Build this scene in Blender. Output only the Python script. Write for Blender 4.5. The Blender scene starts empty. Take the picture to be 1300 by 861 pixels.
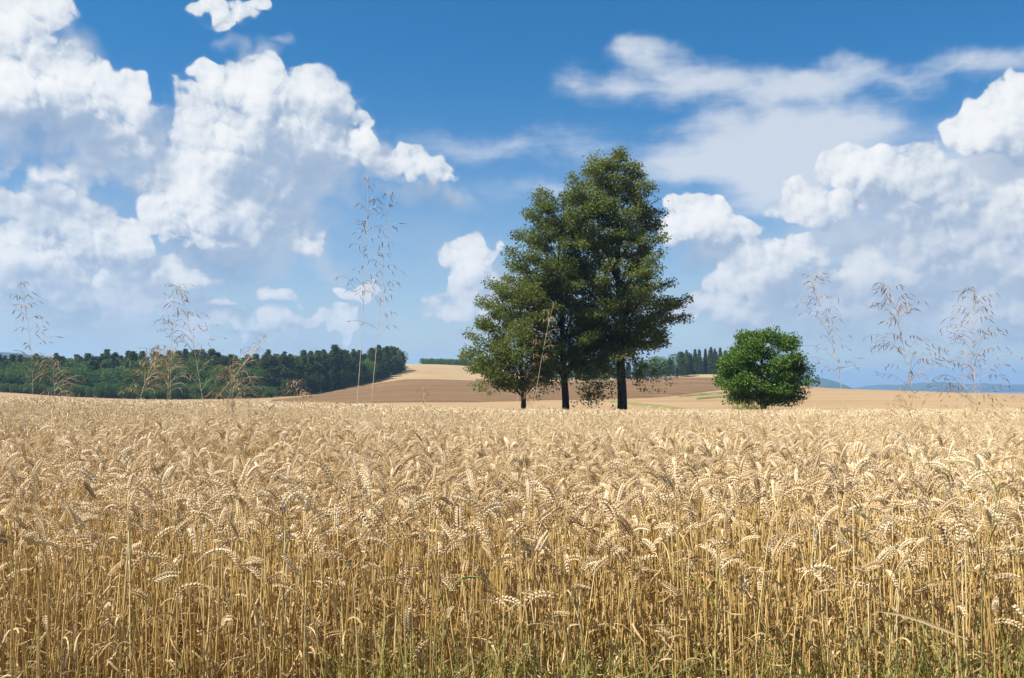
import bpy, math, random
import numpy as np
from mathutils import Vector, Matrix, Euler

scene = bpy.context.scene
COL = scene.collection
R = math.radians
rng = np.random.default_rng(11)
random.seed(5)

# ------------------------------------------------------------------ camera
EYE = 1.2                      # metres above the ground at the field edge
F = 1228.0                     # focal length in photograph pixels (1300 wide)
HOR = 488.0                    # photograph row of the eye-level horizon
PITCH = math.atan((HOR - 430.5) / F)
cam_data = bpy.data.cameras.new("camera")
cam_data.sensor_width = 36.0
cam_data.lens = 36.0 * F / 1300.0
cam_data.clip_start = 0.05
cam_data.clip_end = 40000.0
cam = bpy.data.objects.new("camera", cam_data)
COL.objects.link(cam)
cam.location = (0, 0, EYE)
cam.rotation_euler = (math.pi / 2 + PITCH, 0, 0)
scene.camera = cam

# ------------------------------------------------------------------ render / exposure
scene.view_settings.view_transform = 'Standard'
scene.view_settings.look = 'None'
scene.view_settings.gamma = 1.0
scene.view_settings.use_curve_mapping = False
EXPOSURE = 1.14                # the photograph is exposed bright
scene.view_settings.exposure = EXPOSURE
scene.render.engine = 'CYCLES'
cy = scene.cycles
cy.max_bounces = 6
cy.diffuse_bounces = 3
cy.glossy_bounces = 1
cy.transmission_bounces = 3
cy.transparent_max_bounces = 4
cy.volume_bounces = 0
cy.caustics_reflective = False
cy.caustics_refractive = False
cy.use_denoising = True
cy.use_adaptive_sampling = True
cy.adaptive_threshold = 0.015

# ------------------------------------------------------------------ sun
SUN_AZ = R(-110)               # from the view axis (+Y), negative = to the left
SUN_EL = R(53)
SUN_STRENGTH = 5.0
SKY_STRENGTH = 0.051
SKY_TINT_TOP = (0.17, 0.74, 1.08)
sl = bpy.data.lights.new("sun", 'SUN')
sl.energy = SUN_STRENGTH
sl.angle = R(0.53)
sl.color = (1.0, 0.955, 0.88)
sun = bpy.data.objects.new("sun", sl)
COL.objects.link(sun)
sdir = Vector((math.sin(SUN_AZ) * math.cos(SUN_EL), math.cos(SUN_AZ) * math.cos(SUN_EL), math.sin(SUN_EL)))
sun.rotation_euler = sdir.to_track_quat('Z', 'Y').to_euler()
sun.location = (-40, -10, 60)

# ------------------------------------------------------------------ world: blue sky with cumulus
def pix_dir(px, py):
    """photograph pixel -> world azimuth / elevation (radians)"""
    x, up = (px - 650) / F, (430.5 - py) / F
    c, s = math.cos(PITCH), math.sin(PITCH)
    y, z = c - up * s, s + up * c
    return math.atan2(x, y), math.atan2(z, math.hypot(x, y))

class NT:
    def __init__(self, tree):
        self.t = tree; self.N = tree.nodes; self.L = tree.links
    def n(self, typ, ins=None, **props):
        nd = self.N.new(typ)
        for k, v in props.items():
            setattr(nd, k, v)
        for k, v in (ins or {}).items():
            sock = nd.inputs[k]
            if isinstance(v, bpy.types.NodeSocket):
                self.L.new(v, sock)
            else:
                sock.default_value = v
        return nd
    def m(self, op, a, b=None, c=None, clamp=False):
        nd = self.N.new('ShaderNodeMath'); nd.operation = op; nd.use_clamp = clamp
        for i, v in enumerate((a, b, c)):
            if v is None: continue
            if isinstance(v, bpy.types.NodeSocket): self.L.new(v, nd.inputs[i])
            else: nd.inputs[i].default_value = v
        return nd.outputs[0]
    def vm(self, op, a, b=None, s=None):
        nd = self.N.new('ShaderNodeVectorMath'); nd.operation = op
        for i, v in enumerate((a, b)):
            if v is None: continue
            if isinstance(v, bpy.types.NodeSocket): self.L.new(v, nd.inputs[i])
            else: nd.inputs[i].default_value = v
        if s is not None:
            if isinstance(s, bpy.types.NodeSocket): self.L.new(s, nd.inputs['Scale'])
            else: nd.inputs['Scale'].default_value = s
        return nd.outputs['Value'] if op in ('DOT_PRODUCT', 'LENGTH') else nd.outputs[0]
    def ss(self, v, lo, hi, a=0.0, b=1.0):
        nd = self.N.new('ShaderNodeMapRange'); nd.interpolation_type = 'SMOOTHSTEP'
        self.L.new(v, nd.inputs[0])
        for i, q in enumerate((lo, hi, a, b)):
            if isinstance(q, bpy.types.NodeSocket): self.L.new(q, nd.inputs[1 + i])
            else: nd.inputs[1 + i].default_value = q
        return nd.outputs[0]
    def lin(self, v, lo, hi, a=0.0, b=1.0):
        nd = self.N.new('ShaderNodeMapRange')
        self.L.new(v, nd.inputs[0])
        for i, q in enumerate((lo, hi, a, b)): nd.inputs[1 + i].default_value = q
        return nd.outputs[0]
    def mix(self, f, a, b, blend='MIX'):
        nd = self.N.new('ShaderNodeMix'); nd.data_type = 'RGBA'; nd.blend_type = blend
        for i, v in ((0, f), (6, a), (7, b)):
            if isinstance(v, bpy.types.NodeSocket): self.L.new(v, nd.inputs[i])
            else: nd.inputs[i].default_value = (*v, 1) if isinstance(v, tuple) and len(v) == 3 else v
        return nd.outputs[2]
    def noise(self, vec, scale, detail=3, rough=0.5, dist=0.0, dims='3D', out=0, lac=2.0):
        nd = self.N.new('ShaderNodeTexNoise'); nd.noise_dimensions = dims
        self.L.new(vec, nd.inputs['Vector'])
        nd.inputs['Scale'].default_value = scale; nd.inputs['Detail'].default_value = detail
        nd.inputs['Roughness'].default_value = rough; nd.inputs['Distortion'].default_value = dist
        nd.inputs['Lacunarity'].default_value = lac
        return nd.outputs[out]
    def ramp(self, fac, stops):
        nd = self.N.new('ShaderNodeValToRGB'); self.L.new(fac, nd.inputs[0])
        e = nd.color_ramp.elements
        while len(e) < len(stops): e.new(0.5)
        for el, (p, c) in zip(e, stops):
            el.position = p; el.color = (*c, 1)
        return nd.outputs[0]

# cumulus masses: photograph-measured centre and radii (converted to sky angles), weight
CUMULUS = [
    (325, 125, 82, 50, 1), (290, 175, 80, 72, 1), (248, 245, 74, 78, 1), (262, 285, 88, 50, 1), (395, 122, 58, 44, 1), (270, 110, 40, 36, .9),
    (452, 168, 32, 30, .8), (385, 180, 70, 52, .8), (500, 205, 60, 28, .75), (548, 224, 42, 26, .8), (330, 225, 90, 70, .8), (320, 270, 40, 50, .9),
    (20, 25, 62, 56, 1), (65, 103, 88, 56, 1), (160, 122, 44, 40, 1), (10, 105, 90, 62, 1), (150, 178, 40, 36, .55), (105, 150, 60, 34, .9),
    (60, 218, 80, 24, .42), (38, 258, 96, 30, .6), (115, 296, 78, 36, .95), (20, 312, 84, 34, .95), (150, 320, 44, 28, .9), (95, 255, 50, 22, .5),
    (50, 350, 110, 30, .6), (220, 352, 66, 18, .85), (120, 385, 130, 30, .38), (380, 304, 40, 22, .75), (372, 283, 30, 22, .4),
    (268, 10, 20, 18, .40), (296, 16, 24, 20, .42), (326, 4, 22, 12, .40), (284, 32, 16, 9, .36),
    (342, 371, 42, 14, .85), (283, 384, 28, 12, .7), (350, 402, 64, 18, .6), (300, 412, 90, 20, .42),
    (430, 412, 28, 22, .8), (458, 374, 38, 18, .7), (596, 340, 48, 50, 1), (622, 375, 60, 48, .9), (575, 392, 42, 26, .75),
    (880, 278, 56, 36, 1), (912, 298, 52, 28, .85), (955, 342, 54, 40, 1), (930, 388, 74, 34, .85), (1000, 385, 70, 30, .55), (985, 330, 40, 34, .8),
    (1092, 210, 54, 32, .85), (1145, 225, 60, 34, .5), (1040, 262, 64, 30, .5), (1190, 250, 90, 34, .5),
    (1242, 168, 46, 36, 1), (1282, 116, 22, 30, 1), (1268, 150, 44, 40, 1), (1310, 165, 50, 50, 1), (1220, 300, 120, 46, .5), (1265, 335, 90, 30, .8),
    (1110, 340, 120, 30, .55), (1080, 385, 140, 32, .45), (1235, 392, 120, 36, .42), (1025, 322, 44, 20, .55), (1150, 352, 40, 22, .8), (1290, 270, 60, 40, .6),
]
SOFT = [  # thin high veils
    (822, 78, 60, 40, .62), (800, 60, 50, 22, .5), (845, 95, 80, 30, .7), (790, 110, 95, 40, .7), (880, 112, 150, 36, .8), (1010, 112, 230, 34, .85), (1140, 98, 170, 30, .7), (1230, 88, 160, 26, .45),
    (1000, 170, 190, 56, 1.15), (960, 195, 190, 56, 1.15), (905, 205, 130, 36, 1), (1000, 228, 120, 56, 1.15), (1040, 195, 130, 60, 1.1), (725, 105, 45, 40, .4),
    (640, 185, 320, 34, .35), (700, 240, 260, 26, .3), (1230, 210, 200, 90, .8), (1200, 320, 220, 80, .8), (1090, 300, 120, 60, .7),
]

# sunlit (+) and shaded (-) parts painted into the cloud colour, blob by blob
CLOUD_LIGHT = [
    (225, 250, 75, 90, .85), (330, 105, 100, 40, .55), (300, 290, 80, 35, .6), (95, 290, 90, 50, .7), (60, 95, 120, 60, .8), (600, 330, 50, 40, .35),
    (870, 268, 50, 34, .5), (950, 330, 60, 40, .6), (1240, 150, 70, 40, .45), (1080, 205, 60, 40, .6), (470, 180, 60, 40, .5), (340, 370, 60, 20, .7),
    (355, 240, 85, 60, -1.4), (60, 180, 120, 34, -1.9), (30, 250, 110, 38, -1.6), (170, 210, 60, 50, -.6), (330, 330, 140, 40, -.5), (900, 320, 60, 30, -.8),
    (1000, 385, 90, 40, -.8), (1190, 265, 150, 38, -.7), (1120, 310, 180, 40, -.35), (1230, 345, 130, 36, -.6), (560, 400, 70, 30, -.5),
    (180, 385, 190, 40, -.7), (1090, 400, 200, 40, -.5),
]

def cloud_light_field(nt, P):
    acc = None
    for (px, py, rx, ry, w) in CLOUD_LIGHT:
        az, el = pix_dir(px, py)
        sx, sy = F / (rx * 1.25), F / (ry * 1.25)
        mp = nt.n('ShaderNodeMapping', {'Vector': P, 'Location': (-az * sx, -el * sy, 0), 'Scale': (sx, sy, 0)})
        g = nt.n('ShaderNodeTexGradient', {'Vector': mp.outputs[0]}, gradient_type='SPHERICAL').outputs[1]
        acc = nt.m('MULTIPLY', g, w) if acc is None else nt.m('MULTIPLY_ADD', g, w, acc)
    return acc

def blob_field(nt, P, blobs, smooth):
    acc = None
    for (px, py, rx, ry, w) in blobs:
        az, el = pix_dir(px, py)
        q = 1.16 if w >= .7 else 1.32
        w = w if w >= .7 else min(w + .16, .7)
        sx, sy = F / (rx * q), F / (ry * q)
        mp = nt.n('ShaderNodeMapping', {'Vector': P, 'Location': (-az * sx, -el * sy, 0), 'Scale': (sx, sy, 0)})
        g = nt.n('ShaderNodeTexGradient', {'Vector': mp.outputs[0]}, gradient_type='SPHERICAL').outputs[1]
        if w != 1:
            g = nt.m('MULTIPLY', g, w)
        acc = g if acc is None else nt.m('SMOOTH_MAX', acc, g, smooth)
    return acc

def angles(nt, d):
    sp = nt.n('ShaderNodeSeparateXYZ', {0: d})
    az = nt.m('ARCTAN2', sp.outputs[0], sp.outputs[1])
    el = nt.m('ARCSINE', sp.outputs[2])
    return nt.n('ShaderNodeCombineXYZ', {0: az, 1: el}).outputs[0], el

def node_group(name, outs):
    t = bpy.data.node_groups.new(name, 'ShaderNodeTree')
    t.interface.new_socket("Position", in_out='INPUT', socket_type='NodeSocketVector')
    for o in outs:
        t.interface.new_socket(o, in_out='OUTPUT', socket_type='NodeSocketFloat')
    g = NT(t)
    return g, g.N.new('NodeGroupInput').outputs[0], g.N.new('NodeGroupOutput')

# large shape of the cumulus masses
g, P, go = node_group("cumulus_shape", ["Shape", "Cone"])
w = g.vm('SCALE', g.vm('SUBTRACT', g.noise(P, 24, 2, 0.5, dims='2D', out=1), (0.5, 0.5, 0.5)), s=0.05)
S = blob_field(g, g.vm('ADD', P, w), CUMULUS, 0.12)
S = g.m('MULTIPLY', g.m('SUBTRACT', S, 0.10), 1.12, clamp=True)
g.L.new(S, go.inputs[1])
S = g.m('MULTIPLY', S, g.m('SUBTRACT', 2.0, S))            # rounder than a cone
g.L.new(S, go.inputs[0])
shape_group = g.t
# cauliflower detail
g, P, go = node_group("cumulus_detail", ["Detail"])
w2 = g.vm('SCALE', g.vm('SUBTRACT', g.noise(P, 42, 3, 0.6, dims='2D', out=1), (0.5, 0.5, 0.5)), s=0.016)
PV = g.vm('ADD', P, w2)
acc = None
for sc_, wgt in ((15.0, 0.46), (34.0, 0.32), (78.0, 0.17), (170.0, 0.08)):
    v = g.n('ShaderNodeTexVoronoi', {'Vector': PV, 'Scale': sc_}, voronoi_dimensions='2D', feature='F1')
    q = g.m('DIVIDE', v.outputs['Distance'], 0.80)
    b = g.m('SQRT', g.m('SUBTRACT', 1.0, g.m('MULTIPLY', q, q), clamp=True))
    b = g.m('MULTIPLY', b, wgt)
    acc = b if acc is None else g.m('ADD', acc, b)
fb = g.m('SUBTRACT', g.noise(P, 30, 7, 0.62, dims='2D'), 0.5)
g.L.new(g.m('ADD', g.m('SUBTRACT', acc, 0.8), g.m('MULTIPLY', fb, 0.30)), go.inputs[0])
detail_group = g.t

world = bpy.data.worlds.new("World")
scene.world = world
world.use_nodes = True
world.cycles.sampling_method = 'MANUAL'
world.cycles.sample_map_resolution = 256
wt = NT(world.node_tree)
wt.N.clear()
sky = wt.n('ShaderNodeTexSky', sky_type='NISHITA')
sky.sun_disc = False
sky.sun_elevation = SUN_EL
sky.sun_rotation = SUN_AZ
sky.altitude = 400
sky.air_density = 1.0
sky.dust_density = 0.6
sky.ozone_density = 2.2
D = wt.vm('NORMALIZE', wt.n('ShaderNodeTexCoord').outputs['Generated'])
P, EL = angles(wt, D)
def group(tree, off):
    n = wt.n('ShaderNodeGroup', node_tree=tree)
    wt.L.new(P if off is None else wt.vm('ADD', P, off), n.inputs[0])
    return n.outputs[0] if len(n.outputs) < 2 else (n.outputs[0], n.outputs[1])
TINT = wt.mix(wt.ss(EL, 0.02, 0.36), (0.95, 1.02, 1.12), SKY_TINT_TOP)
sky_c = wt.mix(1.0, wt.mix(1.0, sky.outputs[0], (SKY_STRENGTH * 2 ** EXPOSURE,) * 3, 'MULTIPLY'), TINT, 'MULTIPLY')
low = wt.ss(EL, 0.0, 0.26, 1.0, 0.0)
bank_n = wt.noise(wt.n('ShaderNodeMapping', {'Vector': P, 'Scale': (8, 22, 1)}).outputs[0], 1.0, 5, 0.58, dims='2D')
bank = wt.m('MULTIPLY', low, wt.ss(bank_n, 0.32, 0.70, 0.25, 0.80))
base = wt.mix(bank, sky_c, (0.44, 0.56, 0.69))

# --- the part of the sky with the modelled cloud masses
(S0, C0), N0 = group(shape_group, None), group(detail_group, None)
S2, C2 = group(shape_group, (-0.024, 0.030, 0))
N1 = group(detail_group, (-0.0046, 0.0054, 0))
fade = wt.m('MULTIPLY', S0, 3.0, clamp=True)
H0 = wt.m('ADD', S0, wt.m('MULTIPLY', wt.m('MULTIPLY', N0, 0.85), fade))
broad = wt.noise(P, 8.5, 3, 0.55, dims='2D')
cloud_light = wt.m('ADD', cloud_light_field(wt, wt.vm('ADD', P, wt.vm('SCALE', wt.vm('SUBTRACT', wt.noise(P, 16, 3, 0.55, dims='2D', out=1), (0.5, 0.5, 0.5)), s=0.06))), wt.m('MULTIPLY', wt.m('SUBTRACT', broad, 0.47), 1.6))
A = wt.ss(H0, 0.20, wt.ss(cloud_light, -0.6, 0.3, 0.66, 0.40))
crisp = wt.ss(cloud_light, -0.5, 0.5, 2.6, 4.8)
slope = wt.m('ADD', wt.m('MULTIPLY', wt.m('SUBTRACT', N1, N0), crisp), wt.m('MULTIPLY', wt.m('SUBTRACT', C2, C0), 2.1))
slope = wt.m('ADD', slope, wt.m('MULTIPLY', cloud_light, -0.72))
slope = wt.m('MULTIPLY', slope, 0.60)
lum = wt.m('DIVIDE', wt.m('SUBTRACT', 0.26, slope), wt.m('SQRT', wt.m('ADD', 1.0, wt.m('MULTIPLY', slope, slope))))  # sunlit and shaded sides of the clouds, worked into their colour
lum = wt.lin(lum, -0.92, 1.0)
ccol = wt.ramp(lum, [(0.12, (0.27, 0.39, 0.58)), (0.38, (0.40, 0.50, 0.65)), (0.57, (0.57, 0.64, 0.745)), (0.80, (0.77, 0.81, 0.86)), (1.0, (0.98, 0.98, 0.975))])
ccol = wt.mix(wt.ss(EL, 0.0, 0.20, 0.55, 0.0), ccol, (0.56, 0.64, 0.75))
alpha = wt.m('MULTIPLY', A, wt.ss(lum, 0.0, 0.5, 0.55, 1.0))
SU = wt.m('ADD', wt.m('MULTIPLY', S0, 0.55), wt.m('MULTIPLY', S2, 0.5))
under = wt.m('MULTIPLY', wt.ss(wt.m('ADD', SU, wt.m('MULTIPLY', wt.m('MULTIPLY', N0, 0.7), wt.m('MULTIPLY', S0, 2.5, clamp=True))), 0.0, 0.62), 0.86)
veil_w = wt.vm('ADD', P, wt.vm('SCALE', wt.vm('SUBTRACT', wt.noise(P, 9, 4, 0.6, dims='2D', out=1), (0.5, 0.5, 0.5)), s=0.055))
vs = wt.m('MULTIPLY', wt.m('SUBTRACT', blob_field(wt, veil_w, SOFT, 0.25), 0.16), 1.15, clamp=True)
vn = wt.noise(wt.n('ShaderNodeMapping', {'Vector': P, 'Scale': (9, 34, 1)}).outputs[0], 1.0, 6, 0.6, dims='2D')
veil = wt.m('MULTIPLY', wt.ss(wt.m('ADD', vs, wt.m('MULTIPLY', wt.m('MULTIPLY', wt.m('SUBTRACT', vn, 0.5), 0.75), wt.m('ADD', wt.m('MULTIPLY', vs, 3.0, clamp=True), 0.12))), 0.05, 0.72), 0.86)
c1 = wt.mix(veil, base, (0.72, 0.77, 0.84))
c1 = wt.mix(under, c1, wt.mix(wt.lin(wt.m('ADD', N0, wt.m('MULTIPLY', broad, 1.6)), 0.25, 1.15), (0.29, 0.40, 0.57), (0.54, 0.61, 0.71)))
c1 = wt.mix(alpha, c1, ccol)

# --- everywhere else: broken cumulus from one noise
gn = wt.noise(D, 3.2, 5, 0.55)
c2 = wt.mix(wt.ss(gn, 0.57, 0.68, 0.0, 0.8), base, (0.78, 0.81, 0.86))

def background(c):
    # strength within the documented range; the colours above are radiances, so divide by it
    k = 10.0 * 2 ** -EXPOSURE
    b = wt.n('ShaderNodeBackground', {'Color': wt.mix(1.0, c, (k, k, k), 'MULTIPLY'), 'Strength': 0.1})
    return b.outputs[0]
azx = wt.n('ShaderNodeSeparateXYZ', {0: P}).outputs[0]
inside = wt.m('MULTIPLY', wt.ss(wt.m('ABSOLUTE', azx), 0.52, 0.62, 1.0, 0.0), wt.ss(EL, 0.42, 0.52, 1.0, 0.0))
inside = wt.m('MULTIPLY', inside, wt.m('GREATER_THAN', EL, -0.03))
ms = wt.n('ShaderNodeMixShader', {0: inside})
wt.L.new(background(c2), ms.inputs[1]); wt.L.new(background(c1), ms.inputs[2])
out = wt.n('ShaderNodeOutputWorld')
wt.L.new(ms.outputs[0], out.inputs[0])
# ================================================================== helpers
def tag(o, label=None, cat=None, group=None, kind=None):
    if label: o["label"] = label
    if cat: o["category"] = cat
    if group: o["group"] = group
    if kind: o["kind"] = kind
    return o

def np_mesh(name, verts, faces, mats=(), face_mat=None, smooth=False):
    """verts (n,3); faces: list of (m,k) int arrays (k = 3 or 4)"""
    verts = np.asarray(verts, np.float32)
    if not isinstance(faces, (list, tuple)): faces = [faces]
    faces = [np.asarray(f, np.int32) for f in faces if len(f)]
    me = bpy.data.meshes.new(name)
    me.vertices.add(len(verts)); me.vertices.foreach_set("co", verts.ravel())
    loops = np.concatenate([f.ravel() for f in faces])
    sizes = np.concatenate([np.full(len(f), f.shape[1], np.int32) for f in faces])
    starts = np.concatenate([[0], np.cumsum(sizes)[:-1]]).astype(np.int32)
    me.loops.add(len(loops)); me.loops.foreach_set("vertex_index", loops)
    me.polygons.add(len(sizes)); me.polygons.foreach_set("loop_start", starts)
    for m in mats: me.materials.append(m)
    if face_mat is not None: me.polygons.foreach_set("material_index", np.asarray(face_mat, np.int32))
    me.update(calc_edges=True)
    me.polygons.foreach_set("use_smooth", np.full(len(sizes), bool(smooth)))
    return me

def add(name, me, parent=None):
    o = bpy.data.objects.new(name, me); COL.objects.link(o)
    if parent is not None: o.parent = parent
    return o

def empty(name, loc=(0, 0, 0), rz=0.0, scale=1.0):
    o = bpy.data.objects.new(name, None); COL.objects.link(o)
    o.location = loc; o.rotation_euler = (0, 0, rz); o.scale = (scale,) * 3
    o.empty_display_size = 0.1
    return o

def material(name, build, rough=0.8, spec=0.2, translucent=0.0):
    m = bpy.data.materials.new(name); m.use_nodes = True
    nt = NT(m.node_tree); nt.N.clear()
    c = build(nt)
    p = nt.n('ShaderNodeBsdfPrincipled', {'Base Color': c if isinstance(c, bpy.types.NodeSocket) else (*c, 1), 'Roughness': rough, 'Specular IOR Level': spec})
    sh = p.outputs[0]
    if translucent > 0:
        tr = nt.n('ShaderNodeBsdfTranslucent')
        if isinstance(c, bpy.types.NodeSocket): nt.L.new(c, tr.inputs[0])
        else: tr.inputs[0].default_value = (*c, 1)
        mx = nt.n('ShaderNodeMixShader', {0: translucent, 1: sh, 2: tr.outputs[0]})
        sh = mx.outputs[0]
    o = nt.n('ShaderNodeOutputMaterial'); nt.L.new(sh, o.inputs[0])
    m["p"] = 0
    return m

def bump(m, strength, distance, height_fn):
    nt = NT(m.node_tree)
    p = next(n for n in m.node_tree.nodes if n.type == 'BSDF_PRINCIPLED')
    b = nt.n('ShaderNodeBump', {'Strength': strength, 'Distance': distance, 'Height': height_fn(nt)})
    nt.L.new(b.outputs[0], p.inputs['Normal'])

def geo_pos(nt): return nt.n('ShaderNodeNewGeometry').outputs['Position']

# ================================================================== terrain
def zpx(py, d): return EYE - (py - HOR) / F * d

DIST = np.array([0, 3, 10, 30, 60, 75, 100, 150, 200, 250, 290, 340, 390, 430, 520, 700, 1200, 2500, 6000.])
COLS = {  # photograph column: ground height at each distance of DIST
    -400: [0, 0, -.03, -.1, -.3, -.3, -.2, -.2, -.3, -.4, -.5, -.5, -1, -1, -2, -6, -20, -30, -40],
    0:    [0, 0, -.05, -.2, -.45, -.45, -.4, -.5, -.6, -.7, -.6, -.5, -1, -1, -2, -6, -20, -30, -40],
    90:   [0, 0, -.05, -.25, -.6, -.7, -.7, -1.1, -1.6, -2.1, -2.1, -1.5, -1, -1, -2, -6, -20, -30, -40],
    200:  [0, 0, -.06, -.28, -.7, -.9, -1.3, -1.9, -2.5, -3.0, -2.6, -1.6, -1, -1, -2, -6, -20, -30, -40],
    350:  [0, 0, -.08, -.35, -.8, -1.0, -1.4, -1.9, -2.4, -2.8, -1.6, 1.2, 2, 2, 0, -6, -20, -30, -40],
    440:  [0, 0, -.10, -.4, -.9, -1.1, -1.4, -1.8, -2.0, -1.5, -.7, 3.2, 6.5, 8, 7, 0, -20, -30, -40],
    515:  [0, 0, -.12, -.5, -1.1, -1.25, -1.4, -1.7, -1.3, -.1, 1.5, 6.0, 9.6, 11.4, 10, 0, -20, -30, -40],
    600:  [0, 0, -.14, -.55, -1.25, -1.4, -1.4, -1.7, -1.4, -.2, 1.4, 5.5, 8.6, 10.0, 9, 0, -20, -30, -40],
    720:  [0, 0, -.15, -.6, -1.35, -1.4, -1.35, -1.75, -1.5, -.2, .9, 2.2, 3.5, 4.5, 5, 0, -20, -30, -40],
    820:  [0, 0, -.15, -.6, -1.35, -1.5, -1.5, -1.75, -1.4, .2, 2.0, 2.6, 3.6, 4.0, 4, 0, -20, -30, -40],
    900:  [0, 0, -.15, -.6, -1.3, -1.5, -1.7, -1.7, -1.2, .5, 1.9, 3.9, 6.1, 6.6, 6, 0, -20, -30, -40],
    1000: [0, 0, -.15, -.6, -1.3, -1.4, -1.5, -1.4, -1.0, -.2, .5, 1.2, 2, 2, 0, -4, -20, -30, -40],
    1040: [0, 0, -.15, -.6, -1.25, -1.3, -1.3, -1.15, -.8, -.4, -.1, .1, -.4, -1.2, -4, -10, -24, -34, -40],
    1150: [0, 0, -.15, -.6, -1.25, -1.3, -1.2, -1.15, -.9, -.7, -.6, -.7, -1.6, -2.6, -6, -14, -30, -38, -40],
    1300: [0, 0, -.15, -.6, -1.2, -1.25, -1.2, -1.25, -1.3, -1.45, -1.6, -1.9, -3, -4, -8, -16, -30, -38, -40],
    1700: [0, 0, -.15, -.6, -1.2, -1.3, -1.3, -1.5, -1.7, -1.9, -2.2, -2.6, -4, -5, -9, -16, -30, -38, -40],
}
_cx = np.array(sorted(COLS), float)
_tab = np.array([COLS[int(c)] for c in _cx])
TH = np.linspace(-1.2, 1.2, 601)                      # azimuth grid
LD = np.linspace(0, 1, 260)
RD = 6000 ** LD * 1.0                                  # 1 .. 6000 m
_pxs = np.clip(650 + F * np.tan(np.clip(TH, -1.1, 1.1)), -400, 1700)
_g = np.array([[np.interp(p, _cx, _tab[:, k]) for k in range(len(DIST))] for p in _pxs])
GRID = np.array([np.interp(RD, DIST, r) for r in _g])
def _smooth(a, n, ax):
    k = np.exp(-0.5 * (np.arange(-3 * n, 3 * n + 1) / n) ** 2); k /= k.sum()
    pad = [(0, 0), (0, 0)]; pad[ax] = (3 * n, 3 * n)
    return np.apply_along_axis(lambda v: np.convolve(v, k, 'valid'), ax, np.pad(a, pad, mode='edge'))
GRID = _smooth(_smooth(GRID, 5, 0), 3, 1)

def gz(x, y):
    x, y = np.asarray(x, float), np.asarray(y, float)
    r = np.maximum(np.hypot(x, y), 1.0)
    # behind the camera the land is level
    th = np.clip(np.arctan2(x, y), -1.2, 1.2)
    fi = (th + 1.2) / 2.4 * (len(TH) - 1); fj = np.clip(np.log(r) / np.log(6000), 0, 1) * (len(RD) - 1)
    i = np.clip(fi.astype(int), 0, len(TH) - 2); j = np.clip(fj.astype(int), 0, len(RD) - 2)
    a, b = fi - i, fj - j
    z = GRID[i, j] * (1 - a) * (1 - b) + GRID[i + 1, j] * a * (1 - b) + GRID[i, j + 1] * (1 - a) * b + GRID[i + 1, j + 1] * a * b
    back = np.clip((np.abs(np.arctan2(x, y)) - 1.2) / 0.5, 0, 1)
    return z * (1 - back)

def at(px, d):
    """ground point under a photograph column at distance d along the view axis"""
    x = (px - 650) / F * d
    return x, d

# ---- ground sheet
ths = np.concatenate([np.linspace(-math.pi, -0.6, 60, endpoint=False), np.linspace(-0.6, 0.6, 520), np.linspace(0.6, math.pi, 61)[1:]])
rs = np.concatenate([[0.6], np.geomspace(1.0, 60, 60), np.geomspace(62, 600, 190)[0:], np.geomspace(640, 14000, 40)])
TT, RR = np.meshgrid(ths, rs, indexing='ij')
X, Y = RR * np.sin(TT), RR * np.cos(TT)
Z = gz(X, Y)
nT, nR = X.shape
idx = np.arange(nT * nR).reshape(nT, nR)
quads = np.stack([idx[:-1, :-1], idx[1:, :-1], idx[1:, 1:], idx[:-1, 1:]], -1).reshape(-1, 4)[:, ::-1]
inner = np.array([[idx[i, 0], idx[i + 1, 0]] for i in range(nT - 1)])
V = np.stack([X, Y, Z], -1).reshape(-1, 3)
V = np.vstack([V, [[0, 0, 0]]])
fan = np.array([[a, b, len(V) - 1] for a, b in inner])[:, ::-1]

def straw_ground(nt):
    p = geo_pos(nt)
    sp = nt.n('ShaderNodeSeparateXYZ', {0: p})
    dist = nt.vm('LENGTH', p)
    big = nt.noise(p, 0.02, 4, 0.55)
    fine = nt.noise(p, 0.9, 4, 0.7)
    # drilled rows / tramlines run across the far field
    rows = nt.n('ShaderNodeMapping', {'Vector': p, 'Rotation': (0, 0, 0.35), 'Scale': (0.012, 0.11, 0.2)}).outputs[0]
    rn = nt.noise(rows, 1.0, 4, 0.6)
    f = nt.m('ADD', nt.m('MULTIPLY', big, 0.5), nt.m('ADD', nt.m('MULTIPLY', fine, 0.25), nt.m('MULTIPLY', rn, 0.55)))
    c = nt.ramp(nt.lin(f, 0.42, 0.88), [(0.0, (0.20, 0.132, 0.064)), (0.45, (0.285, 0.193, 0.103)), (1.0, (0.35, 0.25, 0.143))])
    # tramlines left by the drill, sixteen metres apart
    u = nt.m('ADD', nt.m('MULTIPLY', sp.outputs[0], 0.018), nt.m('MULTIPLY', sp.outputs[1], 0.060))
    tr = nt.m('ABSOLUTE', nt.m('SUBTRACT', nt.m('FRACT', nt.m('ADD', u, nt.m('MULTIPLY', big, 0.12))), 0.5))
    c = nt.mix(nt.ss(tr, 0.015, 0.06, 0.55, 0.0), c, (0.19, 0.125, 0.06))
    soil = nt.ramp(nt.noise(p, 30, 5, 0.7), [(0.25, (0.035, 0.022, 0.010)), (0.7, (0.13, 0.085, 0.035))])
    return nt.mix(nt.ss(dist, 58, 66), soil, c)
M_GROUND = material("straw_ground", straw_ground, 0.95, 0.05)
bump(M_GROUND, 0.6, 0.25, lambda nt: nt.noise(geo_pos(nt), 2.2, 4, 0.65))
go_ = add("ground", np_mesh("ground", V, [quads, fan], [M_GROUND], smooth=True))
tag(go_, kind="structure")

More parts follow.
